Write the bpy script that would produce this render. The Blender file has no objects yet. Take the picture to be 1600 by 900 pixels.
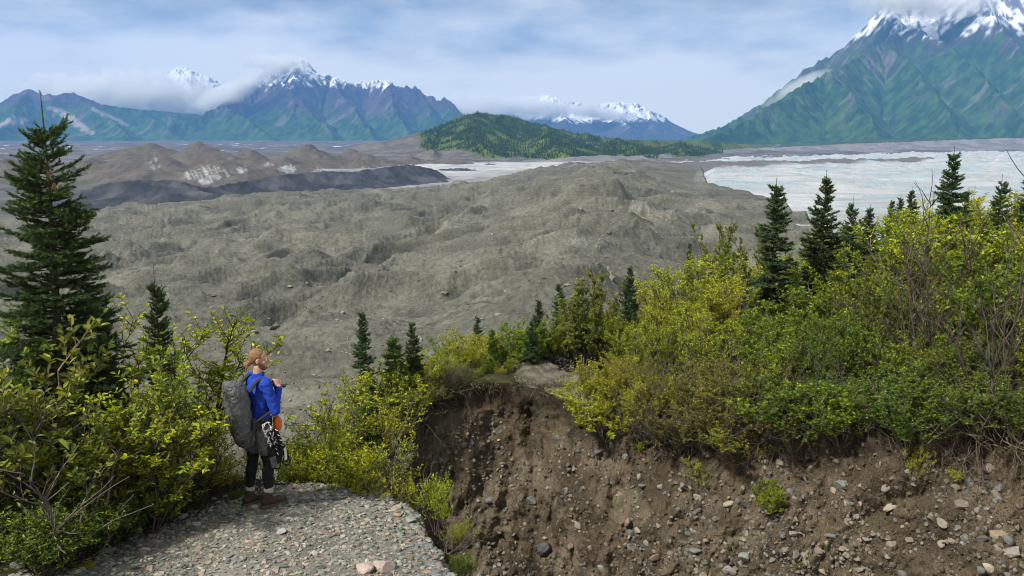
import bpy, math, random
import numpy as np
from mathutils import Vector, Matrix

scene = bpy.context.scene
COL = scene.collection
CZ = 4.1                      # camera height above the gravel path
FPX = 1400.0                  # focal length in photo pixels (1600 wide)
PITCH = math.atan2(450 - 213, FPX)
CP, SP = math.cos(PITCH), math.sin(PITCH)

# ------------------------------------------------------------------ camera geometry helpers
def P(px, py, Y):
    """world point at forward distance Y that the photo shows at px, py"""
    u = (px - 800) / FPX; v = (450 - py) / FPX
    dy = CP + v * SP; dz = -SP + v * CP
    t = Y / dy
    return np.array([u * t, Y, CZ + dz * t])
def Parr(px, py, Y):
    px, py, Y = (np.asarray(q, float) for q in (px, py, Y))
    u = (px - 800) / FPX; v = (450 - py) / FPX
    dy = CP + v * SP; dz = -SP + v * CP
    t = Y / dy
    return u * t, Y, CZ + dz * t
def slope_of(py):             # dz/dY of the ray through row py
    v = (450 - np.asarray(py, float)) / FPX
    return (-SP + v * CP) / (CP + v * SP)
def to_px(x, y, z):
    d = y * CP - (z - CZ) * SP
    w = y * SP + (z - CZ) * CP
    return 800 + FPX * x / d, 450 - FPX * w / d

# ------------------------------------------------------------------ noise
def _h(ix, iy, s):
    n = (ix * 374761393 + iy * 668265263 + s * 974634521) & 0xffffffff
    n = ((n ^ (n >> 13)) * 1274126177) & 0xffffffff
    n = ((n ^ (n >> 15)) * 2246822519) & 0xffffffff
    return (n ^ (n >> 16)) & 0xffffffff
def noise(x, y, s=0):
    x = np.asarray(x, float); y = np.asarray(y, float)
    xi = np.floor(x).astype(np.int64); yi = np.floor(y).astype(np.int64)
    fx = x - xi; fy = y - yi
    u = fx * fx * fx * (fx * (fx * 6 - 15) + 10); v = fy * fy * fy * (fy * (fy * 6 - 15) + 10)
    def g(dx, dy):
        a = _h(xi + dx, yi + dy, s) * (2 * math.pi / 4294967296.0)
        return np.cos(a) * (fx - dx) + np.sin(a) * (fy - dy)
    a = g(0, 0); b = g(1, 0); c = g(0, 1); d = g(1, 1)
    return 1.5 * ((a * (1 - u) + b * u) * (1 - v) + (c * (1 - u) + d * u) * v)
def fbm(x, y, o=4, s=0, gain=.5, lac=2.03):
    r = 0; a = 1.0; t = 0
    for i in range(o):
        r = r + a * noise(x, y, s + i * 17); t += a
        a *= gain; x = x * lac + 3.7; y = y * lac - 1.3
    return r / t * 1.4
def ridged(x, y, o=4, s=0, gain=.5):
    r = 0; a = 1.0; t = 0
    for i in range(o):
        r = r + a * (1 - np.abs(noise(x, y, s + i * 13)) * 1.8); t += a
        a *= gain; x = x * 2.07 + 1.7; y = y * 2.07 + 5.1
    return r / t
def sstep(a, b, x):
    t = np.clip((x - a) / (b - a), 0, 1); return t * t * (3 - 2 * t)
def mixc(a, b, t):
    return a * (1 - t[..., None]) + b * t[..., None]
def C(*c): return np.array(c, float)

# ------------------------------------------------------------------ mesh helpers
def mk(name, V, faces, mat=None, parent=None, col=None, smooth=False, loc=None):
    """faces: list of int arrays (n,k)"""
    me = bpy.data.meshes.new(name)
    V = np.ascontiguousarray(V, dtype=np.float32).reshape(-1, 3)
    if not isinstance(faces, (list, tuple)): faces = [faces]
    faces = [np.asarray(f, dtype=np.int32) for f in faces if len(f)]
    me.vertices.add(len(V)); me.vertices.foreach_set('co', V.ravel())
    nl = sum(f.size for f in faces); nf = sum(len(f) for f in faces)
    me.loops.add(nl); me.polygons.add(nf)
    me.loops.foreach_set('vertex_index', np.concatenate([f.ravel() for f in faces]))
    tot = np.concatenate([np.full(len(f), f.shape[1], np.int32) for f in faces])
    st = np.concatenate([[0], np.cumsum(tot)[:-1]]).astype(np.int32)
    me.polygons.foreach_set('loop_start', st)
    try: me.polygons.foreach_set('loop_total', tot)
    except Exception: pass
    me.polygons.foreach_set('use_smooth', np.full(nf, bool(smooth)))
    me.update(calc_edges=True)
    if col is not None:
        col = np.asarray(col, np.float32)
        if col.ndim == 1: col = np.tile(col[:3], (len(V), 1))
        ca = me.color_attributes.new('Col', 'FLOAT_COLOR', 'POINT')
        rgba = np.ones((len(V), 4), np.float32); rgba[:, :3] = np.clip(col, 0.0, 1)
        ca.data.foreach_set('color', rgba.ravel())
    if mat: me.materials.append(mat)
    o = bpy.data.objects.new(name, me); COL.objects.link(o)
    if parent: o.parent = parent
    if loc is not None: o.location = loc
    return o
def grid_faces(nr, nc, off=0):
    i = np.arange(nr - 1)[:, None] * nc + np.arange(nc - 1)[None, :]
    return (np.stack([i, i + 1, i + nc + 1, i + nc], -1).reshape(-1, 4) + off)
def tag(o, label=None, cat=None, group=None, kind=None):
    if label: o['label'] = label
    if cat: o['category'] = cat
    if group: o['group'] = group
    if kind: o['kind'] = kind
    return o
def empty(name, loc, rz=0.0, s=1.0):
    e = bpy.data.objects.new(name, None); COL.objects.link(e)
    e.empty_display_size = .1
    e.location = loc; e.rotation_euler = (0, 0, rz); e.scale = (s, s, s) if np.isscalar(s) else s
    return e
def children(o): return [c for c in bpy.data.objects if c.parent == o]
def dup(root, kids, loc, rz=0.0, s=1.0, tilt=(0, 0)):
    r = root.copy(); COL.objects.link(r)
    r.location = loc; r.rotation_euler = (tilt[0], tilt[1], rz); r.scale = (s, s, s) if np.isscalar(s) else s
    for k in kids:
        c = k.copy(); COL.objects.link(c); c.parent = r
    return r

# ------------------------------------------------------------------ materials
def newmat(name):
    m = bpy.data.materials.new(name); m.use_nodes = True
    nt = m.node_tree; nt.nodes.clear()
    return m, nt
def N(nt, t, **kw):
    n = nt.nodes.new(t)
    for k, v in kw.items():
        if k in n.inputs.keys() if isinstance(k, str) else False: n.inputs[k].default_value = v
        else: setattr(n, k, v)
    return n
def vc_mat(name, rough=.9, var=.35, vscale=1.0, bumps=(), spec=.3, detail=6, fine=None):
    """base colour from the mesh's own colour attribute, broken up by noise; bumps = [(scale, strength, distance)]"""
    m, nt = newmat(name); L = nt.links
    out = N(nt, 'ShaderNodeOutputMaterial'); b = N(nt, 'ShaderNodeBsdfPrincipled')
    b.inputs['Roughness'].default_value = rough; b.inputs['Specular IOR Level'].default_value = spec
    at = N(nt, 'ShaderNodeAttribute', attribute_name='Col')
    tc = N(nt, 'ShaderNodeNewGeometry')
    src = at.outputs['Color']
    for sc_, v_ in [(vscale, var)] + ([fine] if fine else []):
        no = N(nt, 'ShaderNodeTexNoise'); no.inputs['Scale'].default_value = sc_; no.inputs['Detail'].default_value = detail
        no.inputs['Roughness'].default_value = .65
        L.new(tc.outputs['Position'], no.inputs['Vector'])
        mr = N(nt, 'ShaderNodeMapRange'); mr.inputs[1].default_value = .3; mr.inputs[2].default_value = .7
        mr.inputs[3].default_value = 1 - v_; mr.inputs[4].default_value = 1 + v_
        L.new(no.outputs['Fac'], mr.inputs[0])
        mx = N(nt, 'ShaderNodeMix', data_type='RGBA', blend_type='MULTIPLY'); mx.inputs[0].default_value = 1
        L.new(src, mx.inputs[6]); L.new(mr.outputs[0], mx.inputs[7]); src = mx.outputs[2]
    L.new(src, b.inputs['Base Color'])
    prev = None
    for (s, st, d) in bumps:
        n2 = N(nt, 'ShaderNodeTexNoise'); n2.inputs['Scale'].default_value = s; n2.inputs['Detail'].default_value = 8
        n2.inputs['Roughness'].default_value = .65
        L.new(tc.outputs['Position'], n2.inputs['Vector'])
        bp = N(nt, 'ShaderNodeBump'); bp.inputs['Strength'].default_value = st; bp.inputs['Distance'].default_value = d
        L.new(n2.outputs['Fac'], bp.inputs['Height'])
        if prev: L.new(prev.outputs[0], bp.inputs['Normal'])
        prev = bp
    if prev: L.new(prev.outputs[0], b.inputs['Normal'])
    L.new(b.outputs[0], out.inputs[0])
    return m
def leaf_mat(name, trans=.35, rough=.5, hv=.03, vv=.3, spec=.35):
    m, nt = newmat(name); L = nt.links
    out = N(nt, 'ShaderNodeOutputMaterial'); at = N(nt, 'ShaderNodeAttribute', attribute_name='Col')
    oi = N(nt, 'ShaderNodeObjectInfo')
    hs = N(nt, 'ShaderNodeHueSaturation')
    mh = N(nt, 'ShaderNodeMapRange'); mh.inputs[3].default_value = .5 - hv; mh.inputs[4].default_value = .5 + hv
    mv = N(nt, 'ShaderNodeMapRange'); mv.inputs[3].default_value = 1 - vv; mv.inputs[4].default_value = 1 + vv
    L.new(oi.outputs['Random'], mh.inputs[0])
    fr = N(nt, 'ShaderNodeMath', operation='FRACT'); ml = N(nt, 'ShaderNodeMath', operation='MULTIPLY'); ml.inputs[1].default_value = 7.31
    L.new(oi.outputs['Random'], ml.inputs[0]); L.new(ml.outputs[0], fr.inputs[0]); L.new(fr.outputs[0], mv.inputs[0])
    L.new(mh.outputs[0], hs.inputs['Hue']); L.new(mv.outputs[0], hs.inputs['Value']); L.new(at.outputs['Color'], hs.inputs['Color'])
    b = N(nt, 'ShaderNodeBsdfPrincipled'); b.inputs['Roughness'].default_value = rough; b.inputs['Specular IOR Level'].default_value = spec
    tr = N(nt, 'ShaderNodeBsdfTranslucent'); mx = N(nt, 'ShaderNodeMixShader'); mx.inputs[0].default_value = trans
    L.new(hs.outputs[0], b.inputs['Base Color']); L.new(hs.outputs[0], tr.inputs['Color'])
    L.new(b.outputs[0], mx.inputs[1]); L.new(tr.outputs[0], mx.inputs[2]); L.new(mx.outputs[0], out.inputs[0])
    return m
def plain_mat(name, c, rough=.7, spec=.3, var=.15, vscale=30, bump=None):
    m, nt = newmat(name); L = nt.links
    out = N(nt, 'ShaderNodeOutputMaterial'); b = N(nt, 'ShaderNodeBsdfPrincipled')
    b.inputs['Roughness'].default_value = rough; b.inputs['Specular IOR Level'].default_value = spec
    tc = N(nt, 'ShaderNodeTexCoord'); no = N(nt, 'ShaderNodeTexNoise'); no.inputs['Scale'].default_value = vscale; no.inputs['Detail'].default_value = 5
    L.new(tc.outputs['Object'], no.inputs['Vector'])
    mr = N(nt, 'ShaderNodeMapRange'); mr.inputs[1].default_value = .3; mr.inputs[2].default_value = .7
    mr.inputs[3].default_value = 1 - var; mr.inputs[4].default_value = 1 + var
    L.new(no.outputs['Fac'], mr.inputs[0])
    mx = N(nt, 'ShaderNodeMix', data_type='RGBA', blend_type='MULTIPLY'); mx.inputs[0].default_value = 1
    mx.inputs[6].default_value = (*c, 1); L.new(mr.outputs[0], mx.inputs[7]); L.new(mx.outputs[2], b.inputs['Base Color'])
    if bump:
        n2 = N(nt, 'ShaderNodeTexNoise'); n2.inputs['Scale'].default_value = bump[0]; n2.inputs['Detail'].default_value = 6
        L.new(tc.outputs['Object'], n2.inputs['Vector'])
        bp = N(nt, 'ShaderNodeBump'); bp.inputs['Strength'].default_value = bump[1]; bp.inputs['Distance'].default_value = bump[2]
        L.new(n2.outputs['Fac'], bp.inputs['Height']); L.new(bp.outputs[0], b.inputs['Normal'])
    L.new(b.outputs[0], out.inputs[0])
    return m

# ------------------------------------------------------------------ camera, sun, sky
cam = bpy.data.cameras.new('camera'); camo = bpy.data.objects.new('camera', cam); COL.objects.link(camo)
cam.sensor_width = 36; cam.lens = FPX / 1600 * 36
cam.clip_start = .1; cam.clip_end = 60000
camo.location = (0, 0, CZ); camo.rotation_euler = (math.pi / 2 - PITCH, 0, 0)
scene.camera = camo
SUN_DIR = Vector((-.50, -.36, .70)).normalized()       # towards the sun: high, from the left
sun = bpy.data.lights.new('sun', 'SUN'); suno = bpy.data.objects.new('sun', sun); COL.objects.link(suno)
sun.energy = 3.6; sun.angle = math.radians(5); sun.color = (1, .95, .87)
suno.rotation_euler = SUN_DIR.to_track_quat('Z', 'Y').to_euler()
suno.location = (0, 0, 60)

world = bpy.data.worlds.new('World'); scene.world = world; world.use_nodes = True
nt = world.node_tree; nt.nodes.clear(); L = nt.links
wo = N(nt, 'ShaderNodeOutputWorld'); bg = N(nt, 'ShaderNodeBackground'); bg.inputs['Strength'].default_value = .053
sky = N(nt, 'ShaderNodeTexSky'); sky.sky_type = 'NISHITA'; sky.sun_disc = False
sky.sun_elevation = math.asin(SUN_DIR.z); sky.sun_rotation = math.atan2(SUN_DIR.x, SUN_DIR.y)
sky.air_density = 1.0; sky.dust_density = 1.0; sky.ozone_density = 1.0
tcw = N(nt, 'ShaderNodeTexCoord'); sepw = N(nt, 'ShaderNodeSeparateXYZ'); L.new(tcw.outputs['Generated'], sepw.inputs[0])
def mth(op, a, b=None, c=None):
    n = N(nt, 'ShaderNodeMath', operation=op)
    for i, q in enumerate((a, b, c)):
        if q is None: continue
        if hasattr(q, 'is_linked'): L.new(q, n.inputs[i])
        else: n.inputs[i].default_value = q
    return n.outputs[0]
zz = sepw.outputs[2]
# cloud layer: directions projected on a high flat sheet, stretched along the horizon
mapw = N(nt, 'ShaderNodeMapping'); mapw.inputs['Scale'].default_value = (1.0, 1.0, 3.2); mapw.inputs['Location'].default_value = (.35, .0, .2)
L.new(tcw.outputs['Generated'], mapw.inputs[0])
n1 = N(nt, 'ShaderNodeTexNoise'); n1.inputs['Scale'].default_value = 3.1; n1.inputs['Detail'].default_value = 9; n1.inputs['Roughness'].default_value = .52; n1.inputs['Distortion'].default_value = .25
L.new(mapw.outputs[0], n1.inputs['Vector'])
n2 = N(nt, 'ShaderNodeTexNoise'); n2.inputs['Scale'].default_value = 9; n2.inputs['Detail'].default_value = 8; n2.inputs['Roughness'].default_value = .55
L.new(mapw.outputs[0], n2.inputs['Vector'])
def ramp(v, a, b):
    n = N(nt, 'ShaderNodeMapRange', interpolation_type='SMOOTHSTEP')
    if hasattr(v, 'is_linked'): L.new(v, n.inputs[0])
    n.inputs[1].default_value = a; n.inputs[2].default_value = b; return n.outputs[0]
hor = ramp(zz, .15, .01)                        # 1 at the horizon: the bank of low cloud
cl = ramp(mth('ADD', n1.outputs['Fac'], mth('MULTIPLY', n2.outputs['Fac'], .22)), .50, .72)
mask = mth('MAXIMUM', mth('MULTIPLY', hor, 1.0), cl)
mask = mth('MINIMUM', mth('ADD', mask, .88), .985)
ccol = N(nt, 'ShaderNodeMix', data_type='RGBA'); ccol.inputs[6].default_value = (4.0, 4.5, 4.8, 1); ccol.inputs[7].default_value = (14.4, 13.7, 11.5, 1)
L.new(ramp(mth('ADD', mth('ADD', mth('MULTIPLY', n2.outputs['Fac'], .45), mth('MULTIPLY', n1.outputs['Fac'], .45)), mth('MULTIPLY', hor, .35)), .36, .70), ccol.inputs[0])
smx = N(nt, 'ShaderNodeMix', data_type='RGBA')
L.new(mask, smx.inputs[0]); L.new(sky.outputs[0], smx.inputs[6]); L.new(ccol.outputs[2], smx.inputs[7])
L.new(smx.outputs[2], bg.inputs['Color']); L.new(bg.outputs[0], wo.inputs[0])

scene.view_settings.view_transform = 'Standard'; scene.view_settings.look = 'None'
scene.view_settings.gamma = 1; scene.view_settings.use_curve_mapping = False
scene.view_settings.exposure = 0.78
scene.cycles.use_denoising = True; scene.cycles.filter_width = 1.0; scene.cycles.adaptive_threshold = .006
scene.cycles.sample_clamp_indirect = 6
scene.cycles.max_bounces = 10; scene.cycles.diffuse_bounces = 3; scene.cycles.glossy_bounces = 2
scene.cycles.transmission_bounces = 3; scene.cycles.transparent_max_bounces = 10; scene.cycles.volume_bounces = 5
scene.cycles.caustics_reflective = False; scene.cycles.caustics_refractive = False
# ================================================================== far setting
M_rock = vc_mat('mountain_rock', .95, .28, .012, [(.02, .7, 25), (.09, .6, 6)], spec=.1, fine=(.06, .25))
M_rubble = vc_mat('glacier_rubble', .95, .22, .08, [(.35, .8, 1.2), (2.2, .6, .25)], spec=.1, fine=(1.1, .38))
M_ice = vc_mat('glacier_ice', .6, .05, .03, [(.05, .9, 5), (.25, .8, 1.2)], spec=.3)
M_far = vc_mat('valley_rubble', .95, .35, .01, [(.02, .6, 12), (.1, .6, 2)], spec=.1, fine=(.05, .3))
M_forest_ground = vc_mat('forest_ground', .95, .4, .02, [(.05, .8, 8)], spec=.1, fine=(.1, .3))

def pl(pts): return np.array([P(*p) for p in pts])
def ridge_terrain(ridges, xs, ys, zb, k, warp=(0, 1), seed=0, conc=1.0):
    """height over a grid as the upper hull of ridge lines falling away on both sides; returns z, distance to the winning ridge, arc position"""
    X, Y = np.meshgrid(xs, ys)
    wx = X + warp[0] * fbm(X / warp[1], Y / warp[1], 3, seed + 5); wy = Y + warp[0] * fbm(X / warp[1] + 9, Y / warp[1], 3, seed + 6)
    Z = np.full(X.shape, zb, float); D = np.full(X.shape, 1e9); S = np.zeros(X.shape)
    for ri, (pts, kk) in enumerate(ridges):
        acc = ri * 3711.0
        for a, b in zip(pts[:-1], pts[1:]):
            ex, ey = b[0] - a[0], b[1] - a[1]; l2 = ex * ex + ey * ey; l = math.sqrt(l2)
            t = np.clip(((wx - a[0]) * ex + (wy - a[1]) * ey) / l2, 0, 1)
            d = np.hypot(wx - a[0] - t * ex, wy - a[1] - t * ey)
            zr = a[2] + t * (b[2] - a[2]); h = np.maximum(zr - zb, 1)
            z = zr - h * (np.tanh(k * kk * d / h) if conc == 2 else 1 - np.exp(-k * kk * (d / h) ** conc)) * 1.06
            w = z > Z
            Z[w] = z[w]; D[w] = d[w]; S[w] = (acc + t * l)[w]
            acc += l
    return X, Y, Z, D, S
def ysp(a, m, b, n1, n2): return np.concatenate([np.linspace(a, m, n1, endpoint=False), np.linspace(m, b, n2)])
def normal_z(X, Y, Z):
    gy, gx = np.gradient(Z); dx = np.gradient(X, axis=1); dy = np.gradient(Y, axis=0)
    gx = gx / dx; gy = gy / dy
    return gx, gy, 1 / np.sqrt(1 + gx * gx + gy * gy)
ZV = CZ - 46      # level of the valley floor

def mountain(name, label, ridges, xr, yr, nx, ny, k, snow, seed, gl=(260, 55), tree=(0.0, .55), warp=(60, 500), veg=1.0, jag=1.0, bare=None, conc=1.0, purple=.5):
    ys = ysp(yr[0], yr[1], yr[2], int(ny * .8), ny - int(ny * .8))
    X, Y, Z, D, S = ridge_terrain([(pl(r), kk) for r, kk in ridges], np.linspace(*xr, nx), ys, ZV - 30, k, warp, seed, conc)
    H = Z - ZV
    # gullies running down from the ridges, plus general crag
    foot = sstep(0, 120, H)
    dd = np.minimum(D / 350, 1) * foot
    wob = 60 * fbm(X / 420, Y / 420, 3, seed + 40)
    g1 = np.abs(noise((S + wob) / gl[0], D / 2600, seed + 1)); g2 = np.abs(noise((S + wob * .6) / (gl[0] * .37), D / 1100, seed + 2)); g3 = np.abs(noise((S + wob * .4) / (gl[0] * .15), D / 500, seed + 3))
    gul = np.clip(g1 * 1.7, 0, 1) * 1.0 + np.clip(g2 * 1.7, 0, 1) * .45 + np.clip(g3 * 1.7, 0, 1) * .2
    Z = Z + dd * gl[1] * (gul - .75) + foot * (18 * fbm(X / 180, Y / 180, 5, seed + 7)) * (.35 + dd)
    Z = Z + jag * sstep(150, 40, D) * foot * 26 * (ridged(X / 95, Y / 95, 4, seed + 8) - .62)
    gx, gy, nz = normal_z(X, Y, Z); H = Z - ZV
    n = fbm(X / 300, Y / 300, 5, seed + 9); nf = fbm(X / 60, Y / 60, 4, seed + 10)
    # strata: rock ledges that hold snow
    rock = mixc(np.broadcast_to(C(.042, .041, .045), X.shape + (3,)), C(.080, .060, .060), sstep(-.4, .5, n + nf * .4) * purple * 1.6 if purple else n * 0)
    green = mixc(np.broadcast_to(C(.016, .052, .009), X.shape + (3,)), C(.052, .108, .011), sstep(-.5, .6, nf + .5 * n))
    hi = np.max(H)
    gcl = np.clip(gul - .75, -.8, .9)
    vt = sstep(tree[1] + .12, tree[1] - .12, H / hi + .16 * n - .12 * gcl) * veg
    col = mixc(rock, green, vt)
    # pale scree chutes in the gullies
    sc_ = sstep(.10, .02, g1) * sstep(.30, .12, np.abs(H / hi - .33)) * sstep(.0, .35, n + .15)
    col = mixc(col, C(.17, .15, .135), np.clip(sc_, 0, 1) * .6)
    if bare:
        for (bx, by, rx, ry, ang, s_) in bare:
            pu, pv = to_px(X, Y, Z)
            ca, sa = math.cos(ang), math.sin(ang)
            uu = ((pu - bx) * ca + (pv - by) * sa) / rx; vv = (-(pu - bx) * sa + (pv - by) * ca) / ry
            mk_ = sstep(1.2, .6, np.hypot(uu, vv) + .9 * nf)
            col = mixc(col, C(.30, .26, .23), mk_ * s_)
    slopef = sstep(.47, .68, nz + .28 * nf - .15 * gcl)
    sn = sstep(snow[0], snow[0] + snow[1], H + snow[1] * (.9 * n + .9 * nf - .9 * gcl + .3)) * (.15 + .85 * slopef)
    sn = np.maximum(sn, sstep(snow[0] + snow[1] * 1.5, snow[0] + snow[1] * 3.5, H) * sstep(.46, .62, nz + .30 * nf - .25 * gcl))
    col = mixc(col, C(.82, .84, .88), np.clip(sn, 0, 1))
    o = mk(name, np.stack([X, Y, Z], -1), grid_faces(*X.shape), M_rock, None, col.reshape(-1, 3), True)
    tag(o, label, 'mountain', None, 'structure')
    return o

def px2x(px, Y): return (px - 800) / FPX * Y * 1.013
# left green mountain
mountain('mountain', 'low green and purple mountain at the left with bare tan patches and no snow',
    [([(-330, 215, 7600), (-200, 190, 7800), (-80, 172, 7900), (0, 160, 8000), (22, 147, 8000), (42, 139, 8000), (62, 146, 8050), (95, 147, 8100), (122, 144, 8150), (136, 151, 8200), (172, 165, 8250), (212, 170, 8300), (270, 175, 8400), (340, 182, 8500), (420, 190, 8600)], 1.0),
     ([(42, 140, 7990), (20, 175, 7500), (-10, 208, 7000)], 1.1), ([(122, 145, 8140), (160, 180, 7600), (200, 212, 7050)], 1.1), ([(212, 170, 8290), (255, 195, 7800), (290, 217, 7300)], 1.0),
     ([(-80, 172, 7890), (-90, 205, 7200)], 1.0)],
    (px2x(-420, 8000), px2x(520, 8000)), (6500, 8450, 9400), 560, 300, .95, (2000, 100), 100, (300, 50), (0, .72),
    bare=[(20, 190, 24, 7, -.2, .9), (115, 190, 34, 6, .55, .95), (90, 172, 22, 4, .3, .7), (170, 182, 34, 4, .45, .6), (60, 150, 20, 6, .2, .3)], purple=.6)
# main peak group
mountain('mountain', 'jagged blue mountain at centre left with a snow dusted crest and scree chutes',
    [([(230, 218, 7700), (262, 200, 7800), (310, 182, 8000), (345, 163, 8200), (380, 140, 8500), (400, 120, 8700), (411, 106, 8800), (430, 112, 8800), (446, 101, 8850), (462, 95, 8900), (474, 92, 8900), (484, 108, 8900), (502, 115, 8900), (520, 119, 8950), (545, 128, 8950), (562, 127, 9000), (582, 126, 9000), (607, 125, 9000), (620, 135, 9000), (634, 134, 9000), (646, 133, 9000), (660, 144, 9000), (684, 152, 9000), (696, 152, 9000), (706, 158, 9000), (718, 180, 9000), (728, 205, 9000)], 1.25),
     ([(345, 164, 8200), (390, 190, 7500), (430, 214, 6900)], .9), ([(425, 112, 8790), (470, 158, 8100), (520, 212, 7100)], .85),
     ([(520, 120, 8940), (545, 165, 8200), (585, 214, 7200)], .95), ([(607, 126, 8990), (612, 165, 8300), (640, 214, 7400)], .95), ([(660, 145, 8990), (672, 180, 8400), (700, 214, 7700)], 1.0), ([(470, 93, 8890), (455, 140, 8350), (462, 175, 7900)], 1.1)],
    (px2x(180, 8600), px2x(790, 8600)), (6700, 9050, 9900), 640, 420, 1.15, (535, 70), 200, (230, 75), (0, .36), warp=(40, 400), jag=1.9, purple=.7)
# small snowy peak behind the cloud
mountain('mountain', 'small snow covered peak rising out of the cloud behind the left ridge',
    [([(180, 195, 11500), (225, 150, 11500), (252, 128, 11500), (268, 110, 11500), (280, 104, 11500), (290, 103, 11500), (305, 113, 11500), (322, 116, 11500), (345, 128, 11500), (372, 140, 11500), (410, 165, 11500)], 1.1),
     ([(290, 104, 11500), (300, 135, 11000), (310, 165, 10500)], .9), ([(230, 147, 11490), (262, 160, 11000), (300, 172, 10600)], .9)],
    (px2x(150, 11500), px2x(460, 11500)), (10200, 11550, 12200), 330, 220, 1.05, (520, 90), 300, (240, 60), (0, .1), jag=1.3)
# far snow range in the gap
mountain('mountain', 'distant low blue range with a snow cap and cloud, seen in the gap between the hills',
    [([(690, 190, 11800), (740, 168, 11800), (770, 160, 11800), (800, 152, 11800), (830, 151, 11800), (846, 147, 11800), (862, 148, 11800), (882, 158, 11800), (905, 160, 11800), (922, 166, 11800), (945, 160, 11800), (970, 158, 11800), (990, 161, 11800), (1012, 170, 11800), (1042, 184, 11800), (1062, 200, 11800), (1084, 217, 11800)], 1.0),
     ([(860, 149, 11790), (880, 185, 11000), (890, 215, 10200)], .9), ([(970, 159, 11790), (975, 190, 11100), (990, 216, 10400)], .9), ([(790, 155, 11790), (800, 190, 11000), (810, 216, 10300)], .9), ([(1012, 171, 11790), (1025, 200, 11200), (1040, 218, 10700)], .9)],
    (px2x(660, 11800), px2x(1110, 11800)), (9800, 11850, 12600), 460, 230, .9, (255, 75), 400, (260, 50), (0, .08), veg=.5, jag=1.4)
# big mountain at the right
mountain('mountain', 'large steep mountain at the right with green lower slopes and a snowy craggy summit',
    [([(1040, 222, 6600), (1090, 211, 6500), (1130, 196, 6500), (1168, 173, 6500), (1208, 149, 6500), (1226, 132, 6500), (1260, 108, 6500), (1298, 85, 6500), (1330, 64, 6500), (1352, 48, 6500), (1366, 32, 6500), (1376, 12, 6500), (1386, -4, 6500), (1400, -22, 6550), (1440, -50, 6600), (1500, -62, 6600), (1560, -70, 6600), (1640, -90, 6600), (1760, -100, 6600), (1900, -60, 6600)], 1.0),
     ([(1386, 0, 6490), (1405, 34, 6250), (1384, 64, 6000), (1335, 92, 5700), (1270, 124, 5300), (1215, 158, 4950), (1150, 196, 4700), (1095, 218, 4550)], .78),
     ([(1384, 64, 5990), (1440, 120, 5350), (1500, 200, 4500)], .75), ([(1405, 34, 6240), (1470, 60, 5900), (1540, 120, 5350), (1610, 205, 4500)], .75),
     ([(1500, -60, 6590), (1540, 10, 6100), (1600, 80, 5500), (1680, 190, 4500)], .75), ([(1300, 110, 5400), (1340, 160, 4900), (1370, 205, 4500)], .75), ([(1640, -88, 6590), (1700, 20, 5900), (1790, 180, 4600)], .75)],
    (px2x(1010, 6000), px2x(1960, 6000)), (4150, 6550, 7400), 760, 520, 1.35, (750, 110), 500, (190, 46), (0, .45), warp=(35, 300), jag=1.3, conc=2, purple=.6)

# forested hill and the low wooded ground to its right
X, Y, Z, D, S = ridge_terrain([(pl([(650, 226, 2300), (660, 216, 2350), (674, 207, 2400), (693, 193, 2400), (722, 181, 2400), (746, 176, 2400), (790, 180, 2400), (852, 195, 2400), (900, 207, 2400), (960, 216, 2450), (1020, 219, 2550), (1090, 220, 2700), (1150, 223, 2800), (1200, 227, 2900)]), 1.0),
        (pl([(746, 177, 2390), (740, 208, 2100), (760, 236, 1800)]), .5), (pl([(852, 196, 2390), (862, 222, 2000), (880, 243, 1650)]), .5), (pl([(690, 196, 2390), (672, 222, 2050), (676, 238, 1760)]), 1.3), (pl([(960, 217, 2440), (985, 230, 2050), (1000, 241, 1750)]), .4), (pl([(1060, 220, 2600), (1060, 230, 2200), (1070, 237, 1950)]), .4)],
        np.linspace(px2x(560, 2400), px2x(1280, 2500), 620), ysp(1500, 2420, 3000, 250, 60), ZV - 3, .85, (14, 110), 600)
Z = Z + sstep(0, 15, Z - ZV) * 4 * fbm(X / 45, Y / 45, 4, 611)
gx, gy, nz = normal_z(X, Y, Z); H = Z - ZV
n = fbm(X / 65, Y / 65, 5, 612)
pu, pv = to_px(X, Y, Z)
col = mixc(np.broadcast_to(C(.030, .056, .012), X.shape + (3,)), C(.082, .110, .018), sstep(-.15, .45, n + sstep(195, 232, pv) * .6 - .15))
cliff = sstep(.15, -.15, (H - 17 + 17 * sstep(700, 800, pu)) / 20 + .5 * n) * sstep(900, 690, pu)
cliff = np.maximum(cliff, sstep(668, 640, pu + 14 * n))
col = mixc(col, C(.13, .118, .105), cliff)
flat_ = sstep(5, 1, H + 3 * n)
col = mixc(col, C(.16, .15, .15), flat_)
tag(mk('hills', np.stack([X, Y, Z], -1), grid_faces(*X.shape), M_forest_ground, None, col.reshape(-1, 3), True),
    'rounded dark green forested hill in front of the snowy range, with low wooded ground to its right', 'hill', None, 'structure')
hill_pts = np.stack([X, Y, Z], -1).reshape(-1, 3)[((cliff < .3) & (flat_ < .3) & (Y < 2440)).ravel()]
hill_n = n.ravel()[((cliff < .3) & (flat_ < .3) & (Y < 2440)).ravel()]
rng = np.random.default_rng(5)
sel = rng.choice(len(hill_pts), 14000, p=None); sel = sel[(hill_n[sel] + rng.uniform(-.3, .3, 14000)) < .08]
pp = hill_pts[sel] + rng.uniform(-4, 4, (len(sel), 3)) * [1, 1, 0]
hh = rng.uniform(3.5, 8.5, len(sel)); rr = hh * rng.uniform(.16, .3, len(sel))
ang = np.arange(5) * 2 * math.pi / 5
ring = np.stack([np.cos(ang), np.sin(ang), np.zeros(5)], -1)
V = np.concatenate([pp[:, None, :] + ring[None] * rr[:, None, None], (pp + np.stack([hh * 0, hh * 0, hh], -1))[:, None]], 1)
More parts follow.
